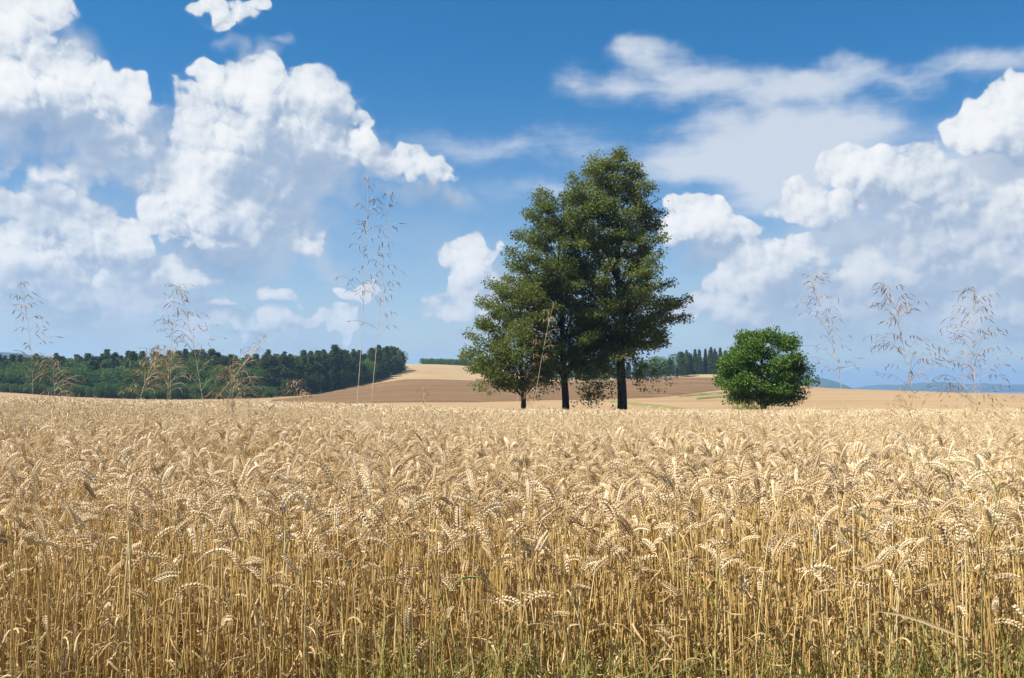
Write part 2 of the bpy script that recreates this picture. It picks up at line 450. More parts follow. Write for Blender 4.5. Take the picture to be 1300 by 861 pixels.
# ---- fields laid over the far slope; each is its own crop surface a little above the ground
def field(name, columns, mat, lift, kind="structure", n=90, m=24):
    """columns: list of (photo column, near distance, far distance)"""
    c = np.array(columns, float)
    px = np.linspace(c[0, 0], c[-1, 0], n)
    near, far = np.interp(px, c[:, 0], c[:, 1]), np.interp(px, c[:, 0], c[:, 2])
    t = np.linspace(0, 1, m)
    d = near[:, None] * (1 - t) + far[:, None] * t
    x = (px[:, None] - 650) / F * d
    z = gz(x, d)
    edge = np.minimum(np.minimum(t, 1 - t)[None, :] * 20, 1)
    z = z + lift * edge - 0.06 * (1 - edge)
    V = np.stack([x, d, z], -1).reshape(-1, 3)
    i = np.arange(n * m).reshape(n, m)
    q = np.stack([i[:-1, :-1], i[1:, :-1], i[1:, 1:], i[:-1, 1:]], -1).reshape(-1, 4)
    return tag(add(name, np_mesh(name, V, q, [mat], smooth=True)), kind=kind)

def brown(nt):
    p = geo_pos(nt)
    rows = nt.n('ShaderNodeMapping', {'Vector': p, 'Rotation': (0, 0, -0.25), 'Scale': (0.02, 0.30, 0.1)}).outputs[0]
    f = nt.m('ADD', nt.m('MULTIPLY', nt.noise(rows, 1.0, 5, 0.65), 1.0), nt.m('MULTIPLY', nt.noise(p, 0.6, 4, 0.7), 0.4))
    return nt.ramp(nt.lin(f, 0.50, 0.92), [(0.0, (0.095, 0.055, 0.027)), (0.5, (0.155, 0.094, 0.047)), (1.0, (0.215, 0.142, 0.076))])
M_BROWN = material("ripe_brown_crop", brown, 0.95, 0.05)
bump(M_BROWN, 0.8, 0.4, lambda nt: nt.noise(geo_pos(nt), 1.2, 4, 0.7))
field("brown_field", [(345, 175, 215), (400, 150, 250), (440, 150, 285), (515, 150, 302), (600, 150, 298), (700, 170, 318), (780, 176, 322), (850, 190, 330), (915, 225, 322), (960, 250, 300)], M_BROWN, 0.35)

def pale(nt):
    p = geo_pos(nt)
    sw = nt.n('ShaderNodeMapping', {'Vector': p, 'Rotation': (0, 0, 0.5), 'Scale': (0.012, 0.16, 0.1)}).outputs[0]
    f = nt.m('ADD', nt.m('MULTIPLY', nt.noise(p, 0.05, 4, 0.6), 0.4), nt.m('ADD', nt.m('MULTIPLY', nt.noise(p, 1.0, 3, 0.7), 0.3), nt.m('MULTIPLY', nt.noise(sw, 1.0, 4, 0.6), 0.6)))
    return nt.ramp(nt.lin(f, 0.42, 0.86), [(0.0, (0.20, 0.136, 0.073)), (1.0, (0.345, 0.255, 0.145))])
M_PALE = material("pale_stubble", pale, 0.95, 0.05)
field("stubble_field", [(420, 300, 320), (480, 305, 420), (515, 310, 432), (600, 306, 432), (700, 322, 430)], M_PALE, 0.3)

def verge(nt):
    p = geo_pos(nt)
    f = nt.m('ADD', nt.m('MULTIPLY', nt.noise(p, 0.25, 4, 0.6), 0.6), nt.m('MULTIPLY', nt.noise(p, 2.0, 3, 0.7), 0.4))
    return nt.ramp(nt.lin(f, 0.36, 0.66), [(0.0, (0.10, 0.11, 0.035)), (0.55, (0.17, 0.15, 0.06)), (1.0, (0.30, 0.22, 0.115))])
M_VERGE = material("dry_verge_grass", verge, 0.95, 0.05)
field("grass_verge", [(775, 150, 158), (820, 118, 132), (870, 92, 104), (920, 76, 85), (950, 68, 75)], M_VERGE, 0.25, "stuff", 60, 6)
field("grass_bank", [(862, 186, 192), (905, 198, 208), (930, 206, 215)], M_VERGE, 0.3, "stuff", 30, 6)
field("grass_strip", [(884, 168, 175), (930, 184, 192)], M_VERGE, 0.3, "stuff", 30, 6)
M_CLEARING = material("clearing_grass", lambda nt: nt.ramp(nt.noise(geo_pos(nt), 0.4, 4, 0.6), [(0.3, (0.20, 0.19, 0.075)), (0.7, (0.32, 0.26, 0.125))]), 0.95, 0.05)
field("grass_clearing", [(868, 345, 372), (900, 342, 380), (925, 340, 376)], M_CLEARING, 0.3, "stuff", 30, 8)

# ---- far wooded hills
def hill_mat(nt):
    p = geo_pos(nt)
    return nt.ramp(nt.noise(p, 0.012, 6, 0.7), [(0.35, (0.020, 0.034, 0.018)), (0.52, (0.030, 0.046, 0.024)), (0.66, (0.060, 0.070, 0.036))])
M_HILL = material("wooded_hill", hill_mat, 1.0, 0.0)
def ridge(name, dist, tops, depth):
    """a long hill: crest through (column, row) points seen at 'dist'"""
    t = np.array(tops, float)
    n, m = 220, 16
    px = np.linspace(t[0, 0], t[-1, 0], n)
    py = np.interp(px, t[:, 0], t[:, 1])
    py = np.convolve(np.pad(py, 4, mode='edge'), np.ones(9) / 9, 'valid')
    py = py + np.convolve(rng.normal(0, 0.8, n + 4), np.ones(5) / 5, 'valid')
    s = np.linspace(-1, 1, m)
    d = dist + s[None, :] * depth + 0 * px[:, None]
    crest = EYE - (py - HOR) / F * dist
    z = -60 + (crest[:, None] + 60) * np.cos(s * math.pi / 2)[None, :] ** 0.8
    z = z + rng.normal(0, 1.5, z.shape) * (dist / 5000)
    x = (px[:, None] - 650) / F * dist * np.ones(m)[None, :]
    V = np.stack([x, d, z], -1).reshape(-1, 3)
    i = np.arange(n * m).reshape(n, m)
    q = np.stack([i[:-1, :-1], i[1:, :-1], i[1:, 1:], i[:-1, 1:]], -1).reshape(-1, 4)
    return tag(add(name, np_mesh(name, V, q, [M_HILL], smooth=True)), kind="structure")
ridge("hills", 5200, [(1060, 500), (1085, 494), (1110, 490), (1150, 488.5), (1185, 485.5), (1205, 486), (1225, 488.5), (1250, 486.5), (1275, 490), (1310, 488), (1400, 486), (1600, 490)], 500)
ridge("hills", 3400, [(985, 497), (1010, 491), (1030, 483.5), (1042, 480.5), (1052, 483), (1064, 489), (1080, 496)], 300)
ridge("hills", 2300, [(-350, 446), (-150, 444), (-40, 447), (20, 448.5), (60, 453), (120, 466), (180, 480)], 400)

# ---- the summer air between
HAZE = 2.1e-4
if HAZE > 0:
    hx, y0, y1, hz0, hz1 = 5200, -60, 8200, -62, 105
    hv = [(-hx, y0, hz0), (hx, y0, hz0), (hx, y1, hz0), (-hx, y1, hz0), (-hx, y0, hz1), (hx, y0, hz1), (hx, y1, hz1), (-hx, y1, hz1)]
    hq = [(3, 2, 1, 0), (4, 5, 6, 7), (0, 1, 5, 4), (1, 2, 6, 5), (2, 3, 7, 6), (3, 0, 4, 7)]
    hm = bpy.data.materials.new("air"); hm.use_nodes = True
    t = NT(hm.node_tree); t.N.clear()
    pv = t.n('ShaderNodeVolumePrincipled', {'Color': (0.40, 0.66, 1.0, 1), 'Density': HAZE, 'Anisotropy': 0.2})
    ho = t.n('ShaderNodeOutputMaterial'); t.L.new(pv.outputs[0], ho.inputs['Volume'])
    tag(add("haze", np_mesh("haze", np.array(hv, float), np.array(hq), [hm])), kind="stuff")
# ================================================================== wheat
class Geo:
    """collects geometry with a material slot per face"""
    def __init__(self): self.v, self.f, self.m, self.n = [], {3: [], 4: []}, {3: [], 4: []}, 0
    def put(self, v, f, mat=0):
        v = np.asarray(v, float); f = np.asarray(f, int)
        self.v.append(v); self.f[f.shape[1]].append(f + self.n); self.m[f.shape[1]].append(np.full(len(f), mat)); self.n += len(v)
    def mesh(self, name, mats, smooth=False):
        fs, ms = [], []
        for k in (3, 4):
            if self.f[k]: fs.append(np.vstack(self.f[k])); ms.append(np.concatenate(self.m[k]))
        return np_mesh(name, np.vstack(self.v), fs, mats, np.concatenate(ms), smooth)
    def merge(self, other, mat4=None, shift=(0, 0, 0), rz=0.0, s=1.0):
        c, sn = math.cos(rz), math.sin(rz)
        Rz = np.array([[c, -sn, 0], [sn, c, 0], [0, 0, 1]])
        v = np.vstack(other.v) @ Rz.T * s + np.asarray(shift)
        for k in (3, 4):
            for f, m in zip(other.f[k], other.m[k]):
                self.f[k].append(f + self.n); self.m[k].append(m)
        self.v.append(v); self.n += len(v)

def frames(P):
    P = np.asarray(P, float)
    T = np.gradient(P, axis=0); T /= np.linalg.norm(T, axis=1)[:, None] + 1e-12
    ref = np.array([0.0, 1.0, 0.0]) if abs(T[0][1]) < 0.9 else np.array([1.0, 0, 0])
    S = np.cross(T, ref); S /= np.linalg.norm(S, axis=1)[:, None] + 1e-12
    return T, S, np.cross(S, T)

def tube(g, P, r, k=4, mat=0, cap=False):
    P = np.asarray(P, float); r = np.broadcast_to(np.asarray(r, float), (len(P),))
    T, S, N = frames(P)
    a = np.arange(k) / k * 2 * math.pi
    ring = P[:, None, :] + r[:, None, None] * (np.cos(a)[None, :, None] * S[:, None, :] + np.sin(a)[None, :, None] * N[:, None, :])
    i = np.arange(len(P) * k).reshape(len(P), k)
    q = np.stack([i[:-1], np.roll(i[:-1], -1, 1), np.roll(i[1:], -1, 1), i[1:]], -1).reshape(-1, 4)
    g.put(ring.reshape(-1, 3), q, mat)

def ribbon(g, P, w, twist, mat=0, fold=0.25):
    """leaf blade with a folded midrib"""
    P = np.asarray(P, float); n = len(P)
    T, S, N = frames(P)
    tw = np.linspace(0, twist, n)[:, None]
    A = np.cos(tw) * S + np.sin(tw) * N; B = np.cross(T, A)
    w = np.asarray(w)[:, None]
    V = np.stack([P - A * w, P - B * w * fold, P + A * w], 1).reshape(-1, 3)
    i = np.arange(n * 3).reshape(n, 3)
    q = np.vstack([np.stack([i[:-1, k], i[:-1, k + 1], i[1:, k + 1], i[1:, k]], -1) for k in (0, 1)])
    g.put(V, q, mat)

LEMON = {}
def lemon(k, prof):
    key = (k, tuple(prof))
    if key not in LEMON:
        a = np.arange(k) / k * 2 * math.pi
        V = [[0, 0, prof[0][0]]]
        for z, r in prof[1:-1]: V += [[math.cos(t) * r, math.sin(t) * r, z] for t in a]
        V.append([0, 0, prof[-1][0]])
        tri, quad = [], []
        nr = len(prof) - 2
        for j in range(k): tri.append([0, 1 + (j + 1) % k, 1 + j])
        for r in range(nr - 1):
            for j in range(k):
                b = 1 + r * k; quad.append([b + j, b + (j + 1) % k, b + k + (j + 1) % k, b + k + j])
        b = 1 + (nr - 1) * k
        for j in range(k): tri.append([b + j, b + (j + 1) % k, len(V) - 1])
        LEMON[key] = (np.array(V), np.array(tri), np.array(quad).reshape(-1, 4))
    return LEMON[key]
HULL_NEAR = ((0, 0), (0.14, 0.30), (0.42, 0.50), (0.74, 0.30), (1.0, 0.06), (1.45, 0))
HULL_MID = ((0, 0), (0.3, 0.48), (0.75, 0.28), (1.35, 0))

def hulls(g, C, X, Y, Zax, L, W, prof, k, mat):
    """many lemons at once: centres C, axes X,Y (thickness) and Zax (length)"""
    v, tri, quad = lemon(k, prof)
    V = C[:, None, :] + v[None, :, 0:1] * W[:, None, None] * X[:, None, :] + v[None, :, 1:2] * W[:, None, None] * 0.8 * Y[:, None, :] + v[None, :, 2:3] * L[:, None, None] * Zax[:, None, :]
    n, m = len(C), len(v)
    off = (np.arange(n) * m)[:, None, None]
    base = g.n
    g.v.append(V.reshape(-1, 3)); g.n += n * m
    for kk, f in ((3, tri), (4, quad)):
        if len(f):
            F_ = (f[None] + off).reshape(-1, kk) + base
            g.f[kk].append(F_); g.m[kk].append(np.full(len(F_), mat))

def ear(g, P, lod, r, mat=1):
    """P: dense curve of the ear axis from base to tip"""
    P = np.asarray(P); T, S, N = frames(P)
    rot = r.uniform(0, math.pi)
    S, N = math.cos(rot) * S + math.sin(rot) * N, -math.sin(rot) * S + math.cos(rot) * N
    nsp = {0: r.integers(17, 22), 1: 14, 2: 0}[lod]
    if lod == 2:
        t = np.linspace(0, len(P) - 1, 7)
        Q = np.stack([np.interp(t, np.arange(len(P)), P[:, c]) for c in range(3)], 1)
        rad = np.array([.004, .0072, .0062, .0075, .0060, .0055, .001]); tube(g, Q, rad, 4, mat); return
    t = (np.arange(nsp) + 0.3) / nsp * (len(P) - 1)
    ip = lambda A: np.stack([np.interp(t, np.arange(len(P)), A[:, c]) for c in range(3)], 1)
    p, tt, s, n = ip(P), ip(T), ip(S), ip(N)
    side = np.where(np.arange(nsp) % 2 == 0, 1.0, -1.0)[:, None]
    size = 0.72 + 0.34 * np.sin(np.clip((np.arange(nsp) + 2) / (nsp + 1), 0, 1) * math.pi) + r.normal(0, 0.04, nsp)
    nrm = lambda a: a / (np.linalg.norm(a, axis=1)[:, None] + 1e-9)
    if lod == 1:
        z = nrm(tt + side * s * 0.62 + r.normal(0, 0.06, (nsp, 3)))
        hulls(g, p + side * s * 0.0030, nrm(n), nrm(np.cross(z, n)), z, 0.0110 * size, 0.0078 * size, HULL_MID, 4, mat)
        return
    for off, out, sc, ln in ((-1, .46, .92, .0100), (1, .46, .92, .0100), (0, .72, 1.0, .0112)):
        z = nrm(tt + side * s * out + n * off * 0.30 + r.normal(0, 0.05, (nsp, 3)))
        c = p + side * s * (0.0024 if off else 0.0040) + n * off * 0.0022
        x = nrm(np.cross(z, s * side + 0.01)); y = np.cross(z, x)
        hulls(g, c, x, y, z, ln * size * sc, 0.0046 * size * sc, HULL_NEAR, 5, mat)

def plant_curve(h, lean, end, r, n=26, neck=0.88, ear_len=0.09):
    """stalk + ear axis in the XZ plane, bending towards +X; returns stalk points, ear points"""
    L = h + ear_len
    s = np.linspace(0, 1, 120)
    n0 = neck - r.uniform(0, 0.09)
    th = lean + (end - lean) * np.clip((s - n0) / (1 - n0), 0, 1) ** 1.15
    th = th + 0.03 * np.sin(s * r.uniform(4, 9) + r.uniform(0, 6))
    ds = L / 119
    x = np.concatenate([[0], np.cumsum(np.sin(th[:-1]) * ds)]); z = np.concatenate([[0], np.cumsum(np.cos(th[:-1]) * ds)])
    y = 0.012 * np.sin(s * 5 + r.uniform(0, 6)) * s
    P = np.stack([x, y, z], 1)
    k = int(120 * h / L)
    return P[:k + 1], P[k:]

def dry_leaf(g, base, az, r, mat=2, length=None, up=None):
    """withered blade: leaves the culm briefly, then hangs, twists and crumples"""
    L = length or r.uniform(0.07, 0.17); n = 10
    s = np.linspace(0, 1, n)
    if up is not None: th = up + (r.uniform(1.9, 2.6) - up) * s
    else:
        th = r.uniform(.6, 1.5) + (r.uniform(2.3, 3.1) - 1.0) * np.clip(s / r.uniform(.25, .6), 0, 1) + np.cumsum(r.normal(0, .22, n))
    ds = L / (n - 1)
    rad = np.concatenate([[0], np.cumsum(np.sin(th[:-1]) * ds)]); z = np.concatenate([[0], np.cumsum(np.cos(th[:-1]) * ds)])
    yaw = az + r.uniform(-1.2, 1.2) * s
    P = np.stack([base[0] + np.cos(yaw) * rad, base[1] + np.sin(yaw) * rad, base[2] + z], 1)
    w = r.uniform(0.0016, 0.0034) * np.sin(np.clip(0.18 + s * 0.82, 0, 1) * math.pi) ** 0.6 + 0.0003
    ribbon(g, P, w, r.uniform(-5, 5), mat, .5)

def straw_mat(name, stops, rough, spec, trans, hgt=None):
    def b(nt):
        rnd = nt.n('ShaderNodeObjectInfo').outputs['Random']
        p = nt.n('ShaderNodeTexCoord').outputs['Object']
        f = nt.m('ADD', nt.m('MULTIPLY', rnd, 0.75), nt.m('MULTIPLY', nt.noise(p, 35, 2, 0.6), 0.35))
        # the stand ripens in patches
        f = nt.m('ADD', f, nt.m('MULTIPLY', nt.m('SUBTRACT', nt.noise(geo_pos(nt), 0.7, 3, 0.6), 0.5), 0.5))
        c = nt.ramp(nt.lin(f, 0.08, 1.0), stops)
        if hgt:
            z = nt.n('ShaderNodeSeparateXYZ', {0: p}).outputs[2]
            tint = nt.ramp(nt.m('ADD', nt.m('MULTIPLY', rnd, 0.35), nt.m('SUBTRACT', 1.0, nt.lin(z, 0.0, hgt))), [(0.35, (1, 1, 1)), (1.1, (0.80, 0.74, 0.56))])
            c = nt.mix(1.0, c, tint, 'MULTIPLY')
        return c
    return material(name, b, rough, spec, trans)
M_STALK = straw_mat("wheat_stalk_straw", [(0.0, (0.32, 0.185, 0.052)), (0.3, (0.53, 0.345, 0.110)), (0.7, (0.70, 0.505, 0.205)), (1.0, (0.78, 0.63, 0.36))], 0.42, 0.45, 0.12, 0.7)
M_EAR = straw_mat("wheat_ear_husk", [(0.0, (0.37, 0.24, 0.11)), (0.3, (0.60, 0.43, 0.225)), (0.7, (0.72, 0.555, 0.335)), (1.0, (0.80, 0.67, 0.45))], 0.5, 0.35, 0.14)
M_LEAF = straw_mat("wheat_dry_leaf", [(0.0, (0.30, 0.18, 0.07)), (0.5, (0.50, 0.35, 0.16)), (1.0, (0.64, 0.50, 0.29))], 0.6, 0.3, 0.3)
W_MATS = [M_STALK, M_EAR, M_LEAF]

ENDS = [R(a) for a in (18, 38, 55, 72, 88, 98, 112, 124, 138, 150, 62, 105)]
def wheat_parts(i, r):
    """one high detail plant: stalk, ear, two or three leaves as separate geometry"""
    h = r.uniform(0.74, 0.86)
    if i % 12 == 0: h *= 0.94
    end = ENDS[i % 12] + r.uniform(-.12, .12)
    st, ea = plant_curve(h, r.uniform(0.0, 0.09), end, r, ear_len=r.uniform(0.070, 0.100))
    gs = Geo()
    keep = np.unique(np.concatenate([np.arange(0, int(len(st) * .72), 12), np.arange(int(len(st) * .72), len(st), 3), [len(st) - 1]]))
    q = st[keep]; u = np.linspace(0, 1, len(q))
    tube(gs, q, 0.0022 - 0.0011 * u ** 1.5, 5, 0)
    for f in (0.33, 0.62):                                   # nodes on the culm
        c = st[int(f * len(st))]; tube(gs, [c - [0, 0, .004], c, c + [0, 0, .004]], [.0016, .0024, .0016], 5, 0)
    ge = Geo(); ear(ge, ea, 0, r, 1)
    gl = []
    for f in r.choice([0.34, 0.45, 0.55, 0.64, 0.72], r.integers(2, 4), replace=False):
        g = Geo(); dry_leaf(g, st[int(f * len(st))], r.uniform(0, 6.28), r); gl.append(g)
    return gs, ge, gl, end

r_w = np.random.default_rng(3)
NEAR = [wheat_parts(i, r_w) for i in range(24)]

def lod_plant(lod, r):
    g = Geo(); h = r.uniform(0.74, 0.88)
    st, ea = plant_curve(h, r.uniform(0, .1), ENDS[r.integers(0, 12)] + r.uniform(-.1, .1), r)
    if lod == 2: st = st[int(len(st) * .45):]
    q = st[np.unique(np.linspace(0, len(st) - 1, 8 if lod == 1 else 5).astype(int) ** 1)]
    q = np.vstack([st[np.linspace(0, int(len(st) * .75), 3).astype(int)], st[np.linspace(int(len(st) * .8), len(st) - 1, 5).astype(int)]])
    tube(g, q, np.linspace(.0021, .0012, len(q)), 3, 0)
    ear(g, ea, lod, r, 1)
    if lod == 1:
        for _ in range(2): dry_leaf(g, st[r.integers(int(len(st) * .4), int(len(st) * .8))], r.uniform(0, 6.28), r)
    return g

proto_meshes = []
for gs, ge, gl, end in NEAR:
    g = Geo()
    for q in [gs, ge] + gl: g.merge(q)
    proto_meshes.append(g.mesh("wheat_plant_near", W_MATS))
n_near = len(proto_meshes)
for i in range(20): proto_meshes.append(lod_plant(1, r_w).mesh("wheat_plant_middle", W_MATS))
n_mid = 20
n_far = 8
for i in range(n_far):                                     # far: half-metre clumps of simpler plants
    g = Geo()
    for k in range(42):
        g.merge(lod_plant(2, r_w), shift=(r_w.uniform(-.4, .4), r_w.uniform(-.4, .4), r_w.normal(0, .025)), rz=r_w.uniform(0, 6.28))
    proto_meshes.append(g.mesh("wheat_clump_far", W_MATS))

FRONT = 2.6                                                # the edge of the field runs across the view here
def scatter_xy(y0, y1, per_m2, r, margin=1.2):
    ymid = np.linspace(y0, y1, 200); wid = 2 * (0.60 * ymid + margin)
    n = int((wid.mean() * (y1 - y0)) * per_m2)
    y = np.interp(r.uniform(0, 1, n), np.cumsum(wid) / wid.sum(), ymid)
    x = r.uniform(-1, 1, n) * (0.60 * y + margin)
    return x, y

# --- the front of the stand: three hundred plants one by one
N_IND = 300
ix = r_w.uniform(-1.58, 1.58, N_IND); iy = FRONT + 0.30 * r_w.uniform(0, 1, N_IND) ** 0.9 + 0.05 * np.sin(ix * 7)
m_st, m_ea, m_le = [], [], []
for gs, ge, gl, end in NEAR:
    m_st.append(gs.mesh("stalk", W_MATS)); m_ea.append(ge.mesh("ear", W_MATS)); m_le.append([q.mesh("leaf", W_MATS) for q in gl])
def ear_word(end):
    d = math.degrees(end)
    if d < 60: return "ripe wheat plant with its ear held upright at the near edge of the field", "upright wheat plants along the front of the field"
    if d < 115: return "ripe wheat plant with its ear bent over sideways at the near edge of the field", "wheat plants with bent ears along the front of the field"
    return "ripe wheat plant with its ear hanging downwards at the near edge of the field", "wheat plants with hanging ears along the front of the field"
for k in range(N_IND):
    v = int(r_w.integers(0, 24))
    if v % 12 == 0 and r_w.random() < .6: v = v + 5
    o = empty("wheat_plant", (float(ix[k]), float(iy[k]), float(gz(ix[k], iy[k]))))
    o.rotation_euler = (float(r_w.normal(0, .06)), float(r_w.normal(0, .06)), float(r_w.uniform(0, 6.283)))
    o.scale = (1, 1, float(np.clip(r_w.normal(0.94, .11), .62, 1.1)))
    lab, grp = ear_word(NEAR[v][3])
    tag(o, lab, "wheat plant", grp)
    add("stalk", m_st[v], o); add("ear", m_ea[v], o)
    for me in m_le[v]: add("leaf", me, o)

# --- the rest of the stand is one crop
pts, rot, scl, pid = [], [], [], []
def fill(x, y, lo, hi, hscale=(0.98, .07), tilt=.07, size=None):
    n = len(x); z = gz(x, y)
    if lo < n_near + n_mid: z = z + 0
    pts.append(np.stack([x, y, z], 1)); rot.append(np.stack([r_w.normal(0, tilt, n), r_w.normal(0, tilt, n), r_w.uniform(0, 6.283, n)], 1))
    if size is None:                                        # a few stalks lean or have gone down
        k = r_w.random(n) < .09; rot[-1][k, :2] += r_w.normal(0, .38, (k.sum(), 2))
    hs = np.clip(r_w.normal(hscale[0], hscale[1], n), .7, 1.14)
    big = np.ones(n) if size is None else r_w.uniform(size[0], size[1], n)
    # the crop stands in gentle waves of height
    hs = hs * (1 + 0.045 * np.sin(x * 1.3 + y * .6) * np.sin(y * 1.1 - x * .4) + .025 * np.sin(x * 4.1 - y * 2.7))
    scl.append(np.stack([big, big, hs], 1)); pid.append(r_w.integers(lo, hi, n))
x, y = scatter_xy(FRONT + .02, 7.0, 420, r_w); k = ~((np.abs(x) < 1.6) & (y < FRONT + .27)); fill(x[k], y[k], 0, n_near)
x, y = scatter_xy(7.0, 12, 300, r_w); fill(x, y, n_near, n_near + n_mid)
x, y = scatter_xy(12, 24, 150, r_w); fill(x, y, n_near, n_near + n_mid)
x, y = scatter_xy(23.5, 61, 3.0, r_w, 3.0); fill(x, y, n_near + n_mid, n_near + n_mid + n_far, (1.0, .04), .02, (1.0, 1.25))
pts, rot, scl, pid = map(np.concatenate, (pts, rot, scl, pid))

pm = bpy.data.meshes.new("wheat_field")
pm.vertices.add(len(pts)); pm.vertices.foreach_set("co", pts.astype(np.float32).ravel())
for nm, data in (("rot", rot), ("scl", scl)):
    a = pm.attributes.new(nm, 'FLOAT_VECTOR', 'POINT'); a.data.foreach_set("vector", data.astype(np.float32).ravel())
a = pm.attributes.new("pid", 'INT', 'POINT'); a.data.foreach_set("value", pid.astype(np.int32))

def instancer(name, pm, protos, kind="stuff"):
    o = add(name, pm); tag(o, kind=kind)
    for m in protos[0].materials: pm.materials.append(m)
    gt = bpy.data.node_groups.new(name, 'GeometryNodeTree')
    gt.interface.new_socket("Geometry", in_out='INPUT', socket_type='NodeSocketGeometry')
    gt.interface.new_socket("Geometry", in_out='OUTPUT', socket_type='NodeSocketGeometry')
    n, l = gt.nodes, gt.links
    gin, gout = n.new('NodeGroupInput'), n.new('NodeGroupOutput')
    join = n.new('GeometryNodeJoinGeometry')
    for me in reversed(protos):                             # joined last-linked first
        src = bpy.data.objects.new(me.name, me)
        oi = n.new('GeometryNodeObjectInfo'); oi.inputs[0].default_value = src; oi.inputs['As Instance'].default_value = False
        gi_ = n.new('GeometryNodeGeometryToInstance'); l.new(oi.outputs['Geometry'], gi_.inputs[0])
        l.new(gi_.outputs[0], join.inputs[0])
    iop = n.new('GeometryNodeInstanceOnPoints')
    l.new(gin.outputs[0], iop.inputs['Points']); l.new(join.outputs[0], iop.inputs['Instance'])
    iop.inputs['Pick Instance'].default_value = True
    def attr(nm, typ):
        a = n.new('GeometryNodeInputNamedAttribute'); a.data_type = typ; a.inputs[0].default_value = nm
        return a.outputs[0]
    l.new(attr("pid", 'INT'), iop.inputs['Instance Index'])
    e2r = n.new('FunctionNodeEulerToRotation'); l.new(attr("rot", 'FLOAT_VECTOR'), e2r.inputs[0])
    l.new(e2r.outputs[0], iop.inputs['Rotation']); l.new(attr("scl", 'FLOAT_VECTOR'), iop.inputs['Scale'])
    l.new(iop.outputs[0], gout.inputs[0])
    md = o.modifiers.new("plants", 'NODES'); md.node_group = gt
    return o
instancer("wheat_field", pm, proto_meshes)
print("wheat points", len(pts))
# ================================================================== trees
from mathutils import noise as mnoise
def leaf_mat(name, stops, trans=0.35, rough=0.5, spec=0.3, scale=0.8, own=0.25):
    def b(nt):
        p = geo_pos(nt)
        rnd = nt.n('ShaderNodeObjectInfo').outputs['Random']
        isl = nt.n('ShaderNodeNewGeometry').outputs['Random Per Island']
        f = nt.m('ADD', nt.m('MULTIPLY', nt.noise(p, scale, 3, 0.6), 0.75), nt.m('MULTIPLY', isl, 0.40))
        f = nt.m('ADD', f, nt.m('MULTIPLY', rnd, own))
        return nt.ramp(nt.lin(f, 0.25, 1.05), stops)
    return material(name, b, rough, spec, trans)
M_LIME = leaf_mat("lime_tree_leaf", [(0.0, (0.066, 0.094, 0.017)), (0.5, (0.122, 0.156, 0.028)), (1.0, (0.205, 0.222, 0.052))], .55)
M_BUSHY = leaf_mat("walnut_leaf", [(0.0, (0.042, 0.092, 0.010)), (0.5, (0.084, 0.158, 0.016)), (1.0, (0.145, 0.225, 0.028))])
def bark(nt):
    p = nt.n('ShaderNodeTexCoord').outputs['Object']
    st = nt.n('ShaderNodeMapping', {'Vector': p, 'Scale': (9, 9, 1.6)}).outputs[0]
    return nt.ramp(nt.noise(st, 1.0, 5, 0.65), [(0.3, (0.022, 0.017, 0.012)), (0.7, (0.075, 0.060, 0.045))])
M_BARK = material("tree_bark", bark, 0.95, 0.1)
bump(M_BARK, 0.9, 0.05, lambda nt: nt.noise(nt.n('ShaderNodeMapping', {'Vector': nt.n('ShaderNodeTexCoord').outputs['Object'], 'Scale': (12, 12, 2.2)}).outputs[0], 1.0, 5, 0.7))

def leaf_cards(C, size, r, droop=0.35, flat=0.36):
    """C (n,3) leaf positions -> verts, quads: pointed, slightly folded leaf-sized faces"""
    n = len(C)
    nrm = r.normal(0, 1, (n, 3)) * (1 - flat); nrm[:, 2] += flat * 1.3
    nrm /= np.linalg.norm(nrm, axis=1)[:, None]
    d = r.normal(0, 1, (n, 3)); d[:, 2] -= droop
    d -= (d * nrm).sum(1)[:, None] * nrm; d /= np.linalg.norm(d, axis=1)[:, None] + 1e-9
    s = np.cross(nrm, d)
    L = (size * r.uniform(.65, 1.3, n))[:, None]
    V = np.stack([C - d * L * .5, C + s * L * .36 + nrm * L * .06 - d * L * .08, C + d * L * .55 - nrm * L * .08, C - s * L * .36 + nrm * L * .06 - d * L * .08], 1)
    i = np.arange(n * 4).reshape(n, 4)
    return V.reshape(-1, 3), i

def ball(m, r):
    p = r.normal(0, 1, (m, 3)); p /= np.linalg.norm(p, axis=1)[:, None]
    return p * (r.random(m) ** .45)[:, None]

